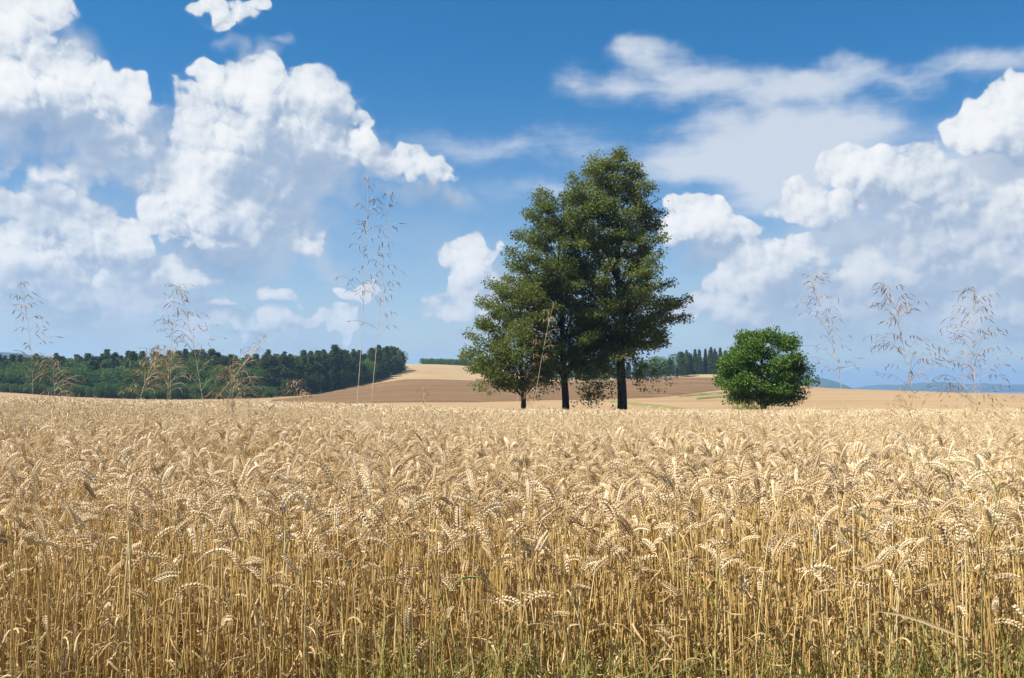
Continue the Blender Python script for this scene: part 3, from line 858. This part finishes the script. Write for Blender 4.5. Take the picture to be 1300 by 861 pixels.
def broadleaf(name, label, cat, px, dist, base_row, prof, r, leaf, n_bough, mat, spray=(0.60, 0.34), per=25, trunk_r=0.3, group=None, lean=(0, 0), fork=0.9, rise=0.95, base_k=.75, depth=1.0, leaf_frac=.30, hangers=(), dens=4.4, void=-.20, ragged=.12):
    """prof: rows (photograph row, left column, right column) of the crown's outline, top first"""
    sc = dist / F
    x0, y0 = at(px, dist); z0 = float(gz(x0, y0)) - 0.1
    root = empty(name, (x0, y0, z0)); tag(root, label, cat, group)
    prof = np.array(prof, float)
    hz = EYE - (prof[:, 0] - HOR) * sc - z0                    # heights above the base
    lx, rx = (prof[:, 1] - px) * sc, (prof[:, 2] - px) * sc
    order = np.argsort(hz); hz, lx, rx = hz[order], lx[order], rx[order]
    H = hz[-1]
    cxs = (lx + rx) / 2
    def trunk_at(h):
        t = np.clip(h / H, 0, 1)
        cx = np.interp(h, hz, cxs) * t ** 1.5 * 0.55 + lean[0] * t * (1 - t)
        return np.stack([cx + 0.05 * np.sin(h * 1.1), lean[1] * t + 0.06 * np.sin(h * .8 + 1), h], -1)
    def envelope(h, az):
        l, rr = np.interp(h, hz, lx), np.interp(h, hz, rx)
        c = trunk_at(h)[0]
        ex_r, ex_l = max(rr - c, .15), max(c - l, .15)
        dp = (rr - l) / 2 * depth
        ca, sa = math.cos(az), math.sin(az)
        a = ex_r if ca > 0 else ex_l
        return 1 / math.sqrt((ca / a) ** 2 + (sa / dp) ** 2)
    g = Geo()
    hs = np.linspace(0, H * 0.96, 26)
    P = trunk_at(hs)
    rad = trunk_r * (1 - hs / H) ** 0.9 + 0.02; rad[0] *= 1.45; rad[1] *= 1.08
    tube(g, P, rad, 10, 0)
    limbs, boughs = Geo(), []
    C = []; h0 = hz[0]
    for k in range(n_bough):
        t = (k + r.uniform(0, 1)) / n_bough
        tip_h = h0 + (H - h0) * (0.02 + 0.98 * t ** fork)
        az = k * 2.39996 + r.uniform(-.35, .35)
        ext = envelope(tip_h, az) * (r.uniform(.84, 1.02) if r.random() < .62 else r.uniform(.40, .84))
        ext *= 1 + ragged * mnoise.noise(Vector((math.cos(az) * 1.4, math.sin(az) * 1.4, tip_h * .55 + px)))
        start_h = max(h0 * base_k, tip_h - ext * r.uniform(rise * .6, rise * 1.5) - 0.2)
        a, c1 = trunk_at(np.array(start_h)), trunk_at(np.array(tip_h))
        tip = np.array([c1[0] + math.cos(az) * ext, c1[1] + math.sin(az) * ext, tip_h])
        u = np.linspace(0, 1, 8)[:, None]
        B = a * (1 - u) + tip * u
        B[:, 2] += (np.sin(u[:, 0] * math.pi) * 0.16 * ext)
        B += np.cumsum(r.normal(0, .035 * max(ext, .5) / 3, (8, 3)), 0) * u
        br = max(.012, trunk_r * .30 * min(1, ext / 3.5) * (1.05 - .6 * tip_h / H))
        boughs.append((br, B, br * (1 - .88 * u[:, 0])))
        out = (tip - a); out /= np.linalg.norm(out)
        nsub = max(4, int(ext * dens))
        for j in range(nsub):
            q = r.uniform(leaf_frac, 1.0)
            bp = np.array([np.interp(q, u[:, 0], B[:, c]) for c in range(3)])
            side = 1 if j % 2 else -1
            sd = np.array([-out[1], out[0], 0]) * side * r.uniform(.5, 1.1) + out * r.uniform(.3, .9) + np.array([0, 0, r.uniform(-.25, .35)])
            sd /= np.linalg.norm(sd)
            sl = (0.34 + 0.30 * ext * (1.15 - q)) * r.uniform(.7, 1.2)
            tipb = bp + sd * sl + np.array([0, 0, -.10 * sl])
            tube(limbs, np.array([bp, (bp + tipb) / 2 + [0, 0, .04], tipb]), [br * .3 + .004, br * .18 + .003, .003], 3, 0)
            for f in (0.35, 0.7, 1.0):
                if r.random() < .12: continue
                cc = bp * (1 - f) + tipb * f
                if mnoise.noise(Vector(cc * .75) + Vector((px, 0, 0))) < void: continue
                m = r.integers(int(per * .6), int(per * 1.4))
                pt = ball(m, r) * [spray[0], spray[0], spray[1]]
                pt[:, 2] -= .22 * np.hypot(pt[:, 0], pt[:, 1])
                C.append(cc + pt)
    for (hpx, hpy, hw, hh) in hangers:                          # low drooping sprays seen under the crown
        cx_, cz_ = (hpx - px) * sc, EYE - (hpy - HOR) * sc - z0
        yb = r.uniform(-.8, .8)
        a = trunk_at(np.array(cz_ + abs(cx_) * .35 + .6)); tip = np.array([cx_, yb, cz_])
        u = np.linspace(0, 1, 7)[:, None]; B = a * (1 - u) + tip * u; B[:, 2] += np.sin(u[:, 0] * math.pi) * .25 * abs(cx_)
        tube(limbs, B, .035 * (1 - .85 * u[:, 0]), 4, 0)
        for _ in range(int(26 * hw * hh * sc * sc) + 6):
            cc = tip + r.normal(0, 1, 3) * [hw * sc * .5, .5, hh * sc * .5]
            tube(limbs, np.array([np.array([np.interp(.8, u[:, 0], B[:, c]) for c in range(3)]), cc]), [.006, .003], 3, 0)
            pt = ball(20, r) * [spray[0] * .8, spray[0] * .8, spray[1]]; C.append(cc + pt)
    boughs.sort(key=lambda b: -b[0])
    for br, B, rr in boughs[28:]: tube(limbs, B, rr, 5, 0)
    g.merge(limbs)
    tr = add("trunk", g.mesh("trunk", [M_BARK], True), root)
    for br, B, rr in boughs[:28]:
        lg = Geo(); tube(lg, B, rr, 6, 0); add("limb", lg.mesh("limb", [M_BARK], True), tr)
    C = np.vstack(C)
    v, q = leaf_cards(C, leaf, r)
    add("crown", np_mesh("crown", v, q, [mat]), root)
    print(name, "leaves", len(C))
    return root

r_t = np.random.default_rng(21)
broadleaf("lime_tree", "tallest of three lime trees standing together beyond the wheat, on a thick dark trunk", "tree", 789, 66, 522,
          [(190, 750, 792), (199, 739, 803), (210, 732, 810), (222, 724, 816), (250, 716, 834), (275, 704, 846), (300, 696, 850), (325, 692, 851), (345, 692, 852), (362, 694, 862), (380, 696, 880), (400, 700, 886), (420, 704, 878), (440, 712, 868), (455, 722, 850), (470, 745, 828)],
          r_t, 0.145, 135, M_LIME, trunk_r=.33, group="lime trees in the clump beyond the wheat", base_k=1.25, hangers=((820, 474, 34, 16), (756, 466, 36, 26), (752, 500, 20, 18), (768, 446, 40, 40)), fork=.82)
broadleaf("lime_tree", "middle of three lime trees beyond the wheat, with a ragged crown leaning on the tallest", "tree", 718, 64.5, 522,
          [(236, 690, 740), (244, 676, 752), (256, 664, 768), (275, 664, 768), (295, 650, 766), (310, 638, 766), (335, 640, 764), (362, 634, 764), (385, 640, 764), (410, 645, 764), (435, 652, 766), (452, 672, 766), (466, 690, 752)],
          r_t, 0.145, 100, M_LIME, trunk_r=.24, group="lime trees in the clump beyond the wheat", fork=.85, hangers=((748, 448, 40, 40), (742, 470, 34, 26)), lean=(-0.6, 0))
broadleaf("lime_tree", "smallest of three lime trees, a low leafy crown beside the two taller trunks", "tree", 664, 62.5, 520,
          [(352, 626, 660), (366, 614, 684), (384, 604, 698), (405, 596, 708), (425, 588, 712), (445, 584, 712), (462, 585, 710), (476, 596, 704), (488, 612, 692), (496, 625, 680)],
          r_t, 0.14, 84, M_LIME, trunk_r=.17, group="lime trees in the clump beyond the wheat", fork=.9, hangers=((690, 482, 22, 24), (622, 488, 26, 10)))
broadleaf("walnut_tree", "round bright green walnut tree with a low dense crown, standing alone beyond the wheat", "tree", 968, 62, 524,
          [(424, 943, 968), (430, 934, 1006), (440, 926, 1010), (452, 920, 1016), (466, 914, 1021), (480, 914, 1025), (492, 919, 1026), (503, 925, 1022), (511, 932, 1014)],
          r_t, 0.135, 60, M_BUSHY, spray=(0.70, 0.46), per=80, trunk_r=.19, fork=1.0, rise=.9, leaf_frac=.60, dens=2.0, void=-.28, ragged=.34)

# ---- the woods: a few kinds of tree, each standing as a tree of its own
M_PINE = leaf_mat("pine_needles", [(0.0, (0.024, 0.046, 0.016)), (0.5, (0.050, 0.084, 0.026)), (1.0, (0.092, 0.128, 0.038))], 0.15, .7, .15, .35, .55)
M_OAK = leaf_mat("oak_foliage", [(0.0, (0.035, 0.080, 0.018)), (0.5, (0.062, 0.125, 0.028)), (1.0, (0.100, 0.170, 0.042))], 0.22, .7, .15, .3, .5)
def wood_tree(kind, r, H):
    g, C = Geo(), []
    hs = np.linspace(0, H * .95, 7)
    wob = np.stack([.15 * np.sin(hs * .7 + r.uniform(0, 6)), .15 * np.sin(hs * .6 + r.uniform(0, 6)), hs], 1); wob[:, :2] *= (hs / H)[:, None]
    tube(g, wob, (.013 * H) * (1 - hs / H * .85), 6, 0)
    if kind == 'oak':
        n = 18; W = H * r.uniform(.42, .52); cz = H * .52
        for k in range(n):
            d = r.normal(0, 1, 3); d /= np.linalg.norm(d)
            c = np.array([0, 0, cz]) + d * [W * .62, W * .62, H * .38]
            s = W * r.uniform(.34, .52)
            m = 230; p = r.normal(0, 1, (m, 3)); p /= np.linalg.norm(p, axis=1)[:, None]; p *= (r.uniform(.55, 1, m) ** .5)[:, None]
            C.append(c + p * [s, s, s * .72])
            tube(g, np.array([[0, 0, max(H * .2, c[2] - W * .8)], c]), [.05, .02], 3, 0)
        size, flat = .42, .35
    else:
        h0 = H * (r.uniform(.04, .12) if kind == 'pine' else r.uniform(.03, .08))
        lob = r.uniform(0, 6)
        nl = 22 if kind == 'pine' else 26
        for k in range(nl):
            t = (k + .5) / nl; h = h0 + (H - h0) * t
            Wd = (H * .25 * (1 - t) ** .46 * (1 + .35 * math.sin(h * 1.7 + lob)) + .10) if kind == 'pine' else (H * .22 * (1 - t) ** .9 + .2)
            nb = 9 if kind == 'pine' else 8
            for b in range(nb + 3):
                az = r.uniform(0, 6.283); L = Wd * r.uniform(.7, 1.12)
                u = r.uniform(.25, 1, 34)
                x = u * L
                p = np.stack([np.cos(az) * x, np.sin(az) * x, h + (.10 * x if kind == 'pine' else -.30 * x)], 1) + r.normal(0, 1, (34, 3)) * [.22, .22, .16]
                C.append(p)
        size, flat = (.38, .3) if kind == 'pine' else (.36, .3)
    v, q = leaf_cards(np.vstack(C), size, r, flat=flat)
    return g.mesh("trunk", [M_BARK], True), np_mesh("crown", v, q, [M_OAK if kind == 'oak' else M_PINE])
r_f = np.random.default_rng(8)
KIND = {'pine': [wood_tree('pine', r_f, 14 + i) for i in range(4)], 'oak': [wood_tree('oak', r_f, 12) for i in range(4)], 'spruce': [wood_tree('spruce', r_f, 15 + i) for i in range(3)]}
NOM = {'pine': 'pine_tree', 'oak': 'oak_tree', 'spruce': 'spruce_tree'}
REAL = {'pine': [14, 15, 16, 17], 'oak': [12] * 4, 'spruce': [15, 16, 17]}
def plant_tree(kind, px, d, height, label, group):
    i = int(r_f.integers(0, len(KIND[kind])))
    x, y = at(px, d)
    o = empty(NOM[kind], (x, y, float(gz(x, y)) - .15), float(r_f.uniform(0, 6.283)), height / REAL[kind][i])
    tag(o, label, "tree", group)
    tm, cm = KIND[kind][i]
    add("trunk", tm, o); add("crown", cm, o)
    return o
def edge_row(pts, rows, step, gap):
    """staggered rows of stems following a wood's edge; pts (column, distance, crest row of the photograph)"""
    p = np.array(pts, float); res = []
    for k in range(rows):
        x = p[0, 0] + r_f.uniform(0, step)
        while x < p[-1, 0]:
            d = np.interp(x, p[:, 0], p[:, 1]) + k * gap + r_f.uniform(-1.5, 1.5)
            res.append((x, d, np.interp(x, p[:, 0], p[:, 2]), k))
            x += step * r_f.uniform(.7, 1.3)
    return res
for (x, d, crest, k) in edge_row([(-45, 248, 452), (0, 249, 450), (60, 250, 448), (120, 251, 446), (200, 252, 444), (270, 253, 443), (330, 254, 447), (370, 258, 446), (400, 270, 443), (440, 288, 440), (470, 305, 438), (500, 330, 438), (513, 337, 444)], 4, 8.6, 7):
    gx, gy = at(x, d)
    h = (EYE - (crest + r_f.uniform(-1, 7) - HOR) / F * d) - float(gz(gx, gy))
    oak = (x < 330 and k < 2 and (math.sin(x * .033 + 1) + r_f.uniform(-.7, .7) > .1)) or (k == 0 and x < 330) or r_f.random() < .16
    h *= (.70 if oak and k == 0 else .88 if oak else 1.0) * r_f.uniform(.86, 1.06)
    if oak: plant_tree('oak', x, d, h, "rounded deciduous tree in the lighter green front of the long dark wood", "leafy trees along the front of the dark wood")
    else: plant_tree('pine', x, d, h, "dark pine packed into the long wood behind the wheat", "pines of the long dark wood")
# bushes closing the foot of the wood's open corner
for (x, d, crest, k) in edge_row([(-40, 243, 486), (345, 247, 484), (400, 262, 472), (440, 280, 466), (475, 303, 462), (511, 333, 455)], 1, 6.5, 5):
    gx, gy = at(x, d); h = max(3.0, (EYE - (crest + r_f.uniform(-6, 6) - HOR) / F * d) - float(gz(gx, gy)))
    plant_tree('oak' if x < 350 else 'pine', x, d, h * .85, "low leafy bush at the sunlit foot of the long dark wood" if x < 350 else "low young pine at the sunny corner of the long wood beside the brown field", "bushes at the foot of the dark wood" if x < 350 else "young pines at the corner of the dark wood")
# the darker wood behind the lime trees
for (x, d, crest, k) in edge_row([(690, 334, 462), (760, 338, 462), (800, 340, 460), (840, 342, 452), (868, 346, 447)], 2, 13, 10):
    gx, gy = at(x, d); h = (EYE - (crest + r_f.uniform(-3, 4) - HOR) / F * d) - float(gz(gx, gy))
    plant_tree('oak' if r_f.random() < .6 else 'pine', x, d, h, "dark tree of the small wood behind the lime trees", "trees of the small wood behind the lime trees")
for (x, d, crest, k) in edge_row([(862, 386, 449), (890, 390, 443), (925, 392, 442), (950, 396, 446)], 2, 6.5, 7):
    gx, gy = at(x, d); h = (EYE - (crest + r_f.uniform(-3, 4) - HOR) / F * d) - float(gz(gx, gy))
    plant_tree('spruce', x, d, h, "tall pointed dark spruce on the rise beside the round walnut tree", "spruces on the rise behind the walnut tree")
for (x, d, crest, k) in edge_row([(536, 462, 461), (548, 460, 458), (560, 460, 456), (590, 458, 454), (640, 456, 453)], 2, 4.2, 5):
    gx, gy = at(x, d); h = (EYE - (crest + r_f.uniform(-1, 2) - HOR) / F * d) - float(gz(gx, gy))
    plant_tree('oak', x, d, max(h, 4), "small distant tree peeping over the crest of the pale stubble field", "trees behind the crest of the stubble field")
# ================================================================== tall wild grasses standing out of the crop
def thin_mat(name, a, b, rough=.6, trans=.25):
    return material(name, lambda nt: nt.ramp(nt.noise(geo_pos(nt), 60, 2, .6), [(0.3, a), (0.7, b)]), rough, .3, trans)
M_CULM = thin_mat("dry_grass_culm", (0.58, 0.47, 0.28), (0.74, 0.64, 0.43))
M_TWIG = thin_mat("grass_panicle_branch", (0.36, 0.25, 0.15), (0.52, 0.39, 0.25))
M_SPK = thin_mat("grass_spikelet", (0.13, 0.068, 0.042), (0.33, 0.205, 0.135))
M_SPKT = thin_mat("tawny_grass_spikelet", (0.34, 0.19, 0.095), (0.55, 0.38, 0.21))
M_GREEN = thin_mat("green_grass_blade", (0.11, 0.135, 0.018), (0.27, 0.27, 0.050), .5, .4)
M_GREEN2 = thin_mat("yellow_green_stem", (0.20, 0.21, 0.05), (0.36, 0.34, 0.11), .5, .3)
def pix3(px, py, d): return np.array([(px - 650) / F * d, d, EYE - (py - HOR) / F * d])

def wild_grass(label, pts, d, first, spread, nodes, per, droop, spk, dense, mat, r, group="tall wild grasses standing above the wheat", stem_r=.0014):
    """pts: photograph points of the stem, lowest first; panicle from fraction 'first' of the stem to its tip"""
    P = np.array([pix3(a, b, d) for a, b in pts])
    low = P[0] + (P[0] - P[1]) / (P[1][2] - P[0][2]) * (P[0][2] - float(gz(P[0][0], d)))
    P = np.vstack([low, P])
    t = np.concatenate([[0], np.cumsum(np.linalg.norm(np.diff(P, axis=0), axis=1))]); t /= t[-1]
    u = np.linspace(0, 1, 40)
    Q = np.stack([np.interp(u, t, P[:, c]) for c in range(3)], 1)
    for _ in range(3): Q[1:-1] = (Q[:-2] + 2 * Q[1:-1] + Q[2:]) / 4
    root = empty("wild_grass", tuple(Q[0])); tag(root, label, "grass stem", group, "thing")
    Q = Q - Q[0]
    g = Geo(); rad = stem_r * (1 - .75 * u); tube(g, Q, rad, 4, 0)
    add("stem", g.mesh("stem", [M_CULM]), root)
    br, sp = Geo(), Geo()
    f0 = t[1] + (1 - t[1]) * first
    for k in range(nodes):
        f = f0 + (1 - f0) * ((k + r.uniform(0, .5)) / nodes)
        b = np.array([np.interp(f, u, Q[:, c]) for c in range(3)])
        taper = (1 - (f - f0) / (1 - f0)) ** .7 * .8 + .22
        for _ in range(r.integers(max(1, per - 1), per + 2)):
            az = r.uniform(0, 6.283); L = spread * taper * r.uniform(.5, 1.15)
            s = np.linspace(0, 1, 7); th = r.uniform(.5, 1.15) + (r.uniform(.4, .9) + droop * .9) * s ** 1.8
            dx = np.cumsum(np.sin(th)) * L / 7; dz = np.cumsum(np.cos(th)) * L / 7
            B = b + np.stack([np.cos(az) * dx, np.sin(az) * dx, dz], 1); B[0] = b
            tube(br, B, .00042, 3, 0)
            for q in np.linspace(.45, 1, dense):
                c = np.array([np.interp(q, s, B[:, i]) for i in range(3)])
                dirn = np.array([math.cos(az) * .6, math.sin(az) * .6, -.55 - droop * .4]) + r.normal(0, .4, 3); dirn /= np.linalg.norm(dirn)
                x = np.cross(dirn, [0, 0.3, 1.0]); x /= np.linalg.norm(x)
                hulls(sp, c[None], x[None], np.cross(dirn, x)[None], dirn[None], np.array([spk * r.uniform(.6, 1.15)]), np.array([spk * (r.uniform(.09, .15) if mat is M_SPK else r.uniform(.06, .10))]), ((0, 0), (.25, .5), (.6, .4), (1.25, 0)), 4, 0)
    for k in (3, 4): sp.m[k] = [m + 1 for m in sp.m[k]]
    br.merge(sp)
    add("panicle", br.mesh("panicle", [M_TWIG, mat]), root)
    return root
r_g = np.random.default_rng(17)
wild_grass("tallest wild grass stem, straw pale with an airy panicle, before the dark wood", [(449, 590), (459, 430), (465, 300), (465, 222)], 3.0, .55, .085, 15, 3, .0, .020, 2, M_SPK, r_g)
wild_grass("second tallest pale grass stem with an airy panicle, beside the tallest one", [(464, 600), (478, 440), (486, 330), (492, 240)], 3.05, .50, .085, 14, 3, .1, .019, 2, M_SPK, r_g)
wild_grass("slim upright grass stem with a sparse dark panicle, closest to the faraway blue ridge", [(48, 600), (42, 480), (36, 410), (22, 355)], 3.0, .40, .10, 11, 3, .3, .021, 2, M_SPK, r_g)
wild_grass("tawny grass tuft with a spreading drooping panicle beside the slim sparse stem", [(78, 580), (72, 520), (68, 470), (66, 452)], 3.2, .35, .13, 9, 5, .6, .022, 3, M_SPKT, r_g)
wild_grass("grass stem leaning over with a dense tawny panicle in front of the light green trees", [(163, 560), (180, 500), (196, 452), (206, 440)], 3.05, .45, .11, 10, 5, .6, .021, 3, M_SPKT, r_g)
wild_grass("short upright grass with a flat topped tawny panicle in front of the dark wood", [(213, 560), (214, 500), (214, 460), (214, 445)], 3.25, .50, .12, 8, 5, .5, .020, 3, M_SPKT, r_g)
wild_grass("grass stem with a wide airy dark panicle reaching above the light green trees", [(271, 600), (257, 500), (243, 425), (225, 362)], 3.0, .42, .13, 13, 3, .2, .020, 2, M_SPK, r_g)
wild_grass("faint upright grass stem with a thin panicle next to the wide airy one", [(216, 560), (217, 470), (219, 410), (221, 360)], 3.3, .42, .10, 11, 2, .1, .019, 2, M_SPK, r_g)
wild_grass("pale grass stem slanting strongly across the dark wood, ending in a fine upright panicle", [(232, 566), (270, 512), (318, 452), (338, 426)], 2.98, .72, .07, 8, 3, .0, .018, 2, M_SPKT, r_g)
wild_grass("bushy tawny grass with the densest drooping panicle in front of the dark wood", [(300, 560), (297, 520), (294, 480), (292, 462)], 3.1, .22, .15, 12, 6, .7, .022, 3, M_SPKT, r_g)
wild_grass("small nodding tawny grass in front of the corner of the dark wood", [(391, 570), (386, 525), (378, 495), (371, 483)], 3.1, .62, .08, 6, 4, .7, .020, 3, M_SPKT, r_g)
wild_grass("fine grass stem with a feathery tawny panicle in front of the lime trees", [(668, 570), (680, 500), (692, 430), (703, 385)], 3.1, .25, .07, 13, 3, .3, .019, 3, M_SPKT, r_g)
wild_grass("low feathery grass in front of the brown field, between the wood and the lime trees", [(541, 560), (540, 530), (538, 505), (537, 490)], 3.2, .30, .05, 7, 3, .4, .016, 3, M_SPKT, r_g)
wild_grass("slender grass with a tall loose panicle just beside the walnut tree, against the sky", [(1072, 520), (1062, 460), (1046, 400), (1030, 345)], 3.0, .20, .12, 15, 3, .3, .019, 2, M_SPK, r_g)
wild_grass("grass with chunky dark spikelets hanging from a broad panicle before the far blue hills", [(1164, 560), (1156, 480), (1143, 420), (1132, 362)], 2.98, .30, .17, 13, 4, .45, .021, 4, M_SPK, r_g)
wild_grass("very pale upright grass with the broadest panicle, before the far blue hills", [(1238, 570), (1237, 480), (1236, 420), (1238, 364)], 3.0, .15, .18, 17, 4, .4, .020, 3, M_SPK, r_g)
wild_grass("thin grass stem with a small tawny panicle, close beside the broadest one", [(1223, 560), (1223, 510), (1224, 470), (1226, 440)], 3.25, .25, .08, 8, 4, .6, .018, 3, M_SPKT, r_g)
wild_grass("short tawny grass with a drooping panicle over the pale far field", [(1170, 580), (1160, 540), (1150, 510), (1140, 492)], 3.2, .35, .09, 7, 4, .7, .018, 3, M_SPKT, r_g)

# small dry heads just clearing the ears, here and there
for k, (a, b) in enumerate([(1105, 520), (1128, 508), (1196, 512), (1262, 500), (1290, 498), (1283, 540), (1010, 545), (860, 555), (560, 535), (505, 528), (420, 520), (120, 500), (330, 520), (20, 520), (745, 548)]):
    dd = 3.0 + r_g.uniform(0, .8); lx = r_g.uniform(-14, 14)
    wild_grass("small tawny grass head rising just clear of the wheat ears", [(a - lx, b + 70), (a - lx * .4, b + 30), (a, b)], dd, .35, .055, 6, 3, .5, .017, 2, M_SPKT, r_g, group="small grass heads just above the wheat", stem_r=.0012)

# ---- ryegrass still green at the field's edge: blades and seed stems nobody could count
g = Geo()
zones = [(-40, 60, 55, .42), (150, 420, 60, .40), (395, 470, 55, .50), (470, 610, 150, .48), (630, 780, 230, .46), (780, 880, 70, .46), (880, 1010, 60, .45), (1010, 1110, 110, .49), (1110, 1200, 70, .45), (1200, 1310, 120, .52), (-200, -40, 60, .45), (1310, 1500, 60, .45)]
for a, b, n, hh in zones:
    for k in range(int(n * 1.4)):
        d = r_g.uniform(2.35, 2.85); x = (r_g.uniform(a, b) - 650) / F * d
        H = hh * r_g.uniform(.75, 1.5); n_ = 8; s = np.linspace(0, 1, n_)
        az = r_g.uniform(0, 6.283); th = r_g.uniform(.02, .2) + r_g.uniform(.1, 1.5) * s ** 2.2
        dx = np.cumsum(np.sin(th)) * H / n_; dz = np.cumsum(np.cos(th)) * H / n_
        P = np.stack([x + np.cos(az) * dx, d + np.sin(az) * dx, float(gz(x, d)) + dz - dz[0]], 1)
        if r_g.random() < .62:
            ribbon(g, P, r_g.uniform(.0012, .0026) * (1 - s ** 2.5) + .0002, r_g.uniform(-1, 1), 0)
        else:
            tube(g, P, .0009, 3, 1)
            for q in np.linspace(.6, 1, 11):
                c = np.array([np.interp(q, s, P[:, i]) for i in range(3)])
                dirn = np.array([math.cos(az + 1.57) * (1 if int(q * 100) % 2 else -1) * .35, math.sin(az + 1.57) * .35, 1.0]); dirn /= np.linalg.norm(dirn)
                xx = np.cross(dirn, [0, 1, .2]); xx /= np.linalg.norm(xx)
                hulls(g, c[None], xx[None], np.cross(dirn, xx)[None], dirn[None], np.array([.011]), np.array([.0032]), ((0, 0), (.4, .5), (1.2, 0)), 3, 1)
tag(add("grass", g.mesh("grass", [M_GREEN, M_GREEN2])), kind="stuff")

# ---- single things that catch the eye in the stand
def green_stalk(label, pts, d, leaf_at):
    P = np.array([pix3(a, b, d) for a, b in pts])
    low = np.array([P[0][0], d, float(gz(P[0][0], d))]); P = np.vstack([low, P])
    u = np.linspace(0, 1, 24); t = np.linspace(0, 1, len(P))
    Q = np.stack([np.interp(u, t, P[:, c]) for c in range(3)], 1)
    for _ in range(3): Q[1:-1] = (Q[:-2] + 2 * Q[1:-1] + Q[2:]) / 4
    root = empty("green_stalk", tuple(Q[0])); tag(root, label, "green stalk")
    Q = Q - Q[0]; g = Geo(); tube(g, Q, .0017 - .0009 * u, 5, 0); add("stem", g.mesh("stem", [M_GREEN2]), root)
    for f in leaf_at:
        g = Geo(); dry_leaf(g, Q[int(f * 23)], r_g.uniform(0, 6.28), r_g, 0, .2, .3); add("leaf", g.mesh("leaf", [M_GREEN]), root)
green_stalk("tallest green grass stalk, upright through the dry wheat under the broadest panicle", [(1238, 760), (1252, 680), (1266, 610), (1276, 560)], 2.56, (.5, .7))
green_stalk("green stalk among the dry straw below the stubble hill", [(556, 790), (555, 720), (556, 660)], 2.56, (.45,))
green_stalk("shortest green stalk, thin among the dry straw below the walnut tree", [(905, 800), (908, 740), (912, 690)], 2.56, (.5, .6))

# a broken dry blade lying across the stalks
P = np.array([pix3(a, b, 2.52) for a, b in ((1106, 772), (1135, 776), (1165, 785), (1195, 797), (1222, 808))])
g = Geo(); ribbon(g, P - P[0], np.array([.0012, .0034, .0045, .0036, .001]), 0.6, 0, .3)
o = add("dry_leaf", g.mesh("dry_leaf", [M_LEAF])); o.location = tuple(P[0]); tag(o, "long pale dry leaf lying slanted across the wheat stalks below the far hills", "dry leaf")

# one cornflower deep in the stand
o = empty("cornflower", tuple(pix3(361, 700, 2.7)[:2]) + (float(gz(*pix3(361, 700, 2.7)[:2])),)); tag(o, "small violet blue cornflower half hidden among the wheat ears", "flower")
top = pix3(361, 646, 2.7) - np.array(o.location)
g = Geo(); tube(g, np.array([[0, 0, 0], top * .5 + [.01, 0, 0], top]), .0011, 4, 0); add("stem", g.mesh("stem", [M_GREEN2]), o)
M_FLOWER = material("cornflower_petal", lambda nt: (0.09, 0.075, 0.30), .6, .2, .3)
g = Geo()
for k in range(9):
    a = k / 9 * 6.283; s = np.linspace(0, 1, 4)
    Pp = top + np.stack([np.cos(a) * s * .008, np.sin(a) * s * .008, .004 * np.sin(s * 2.4)], 1)
    ribbon(g, Pp, np.array([.0006, .002, .0034, .001]), 0, 0, .2)
add("petals", g.mesh("petals", [M_FLOWER]), o)
g = Geo(); tube(g, np.array([top - [0, 0, .012], top - [0, 0, .006], top]), [.002, .0045, .0035], 6, 0); add("calyx", g.mesh("calyx", [M_GREEN2]), o)

# rank pale grass growing at the foot of the walnut tree
x0, y0 = at(949, 60.5)
o = empty("grass_tuft", (x0, y0, float(gz(x0, y0)))); tag(o, "rank pale green grass tuft growing at the foot of the walnut tree", "grass tuft", kind="thing")
g = Geo()
for k in range(260):
    H = r_g.uniform(.9, 1.9); s = np.linspace(0, 1, 6); az = r_g.uniform(0, 6.283); th = .05 + r_g.uniform(.1, 1.3) * s ** 1.8
    b = r_g.normal(0, 1, 2) * [.55, .4]
    P = np.stack([b[0] + np.cos(az) * np.cumsum(np.sin(th)) * H / 6, b[1] + np.sin(az) * np.cumsum(np.sin(th)) * H / 6, np.cumsum(np.cos(th)) * H / 6 - .2], 1)
    ribbon(g, P, .028 * (1 - s ** 2) + .004, r_g.uniform(-1, 1), 0)
add("blades", g.mesh("blades", [M_GREEN2]), o)
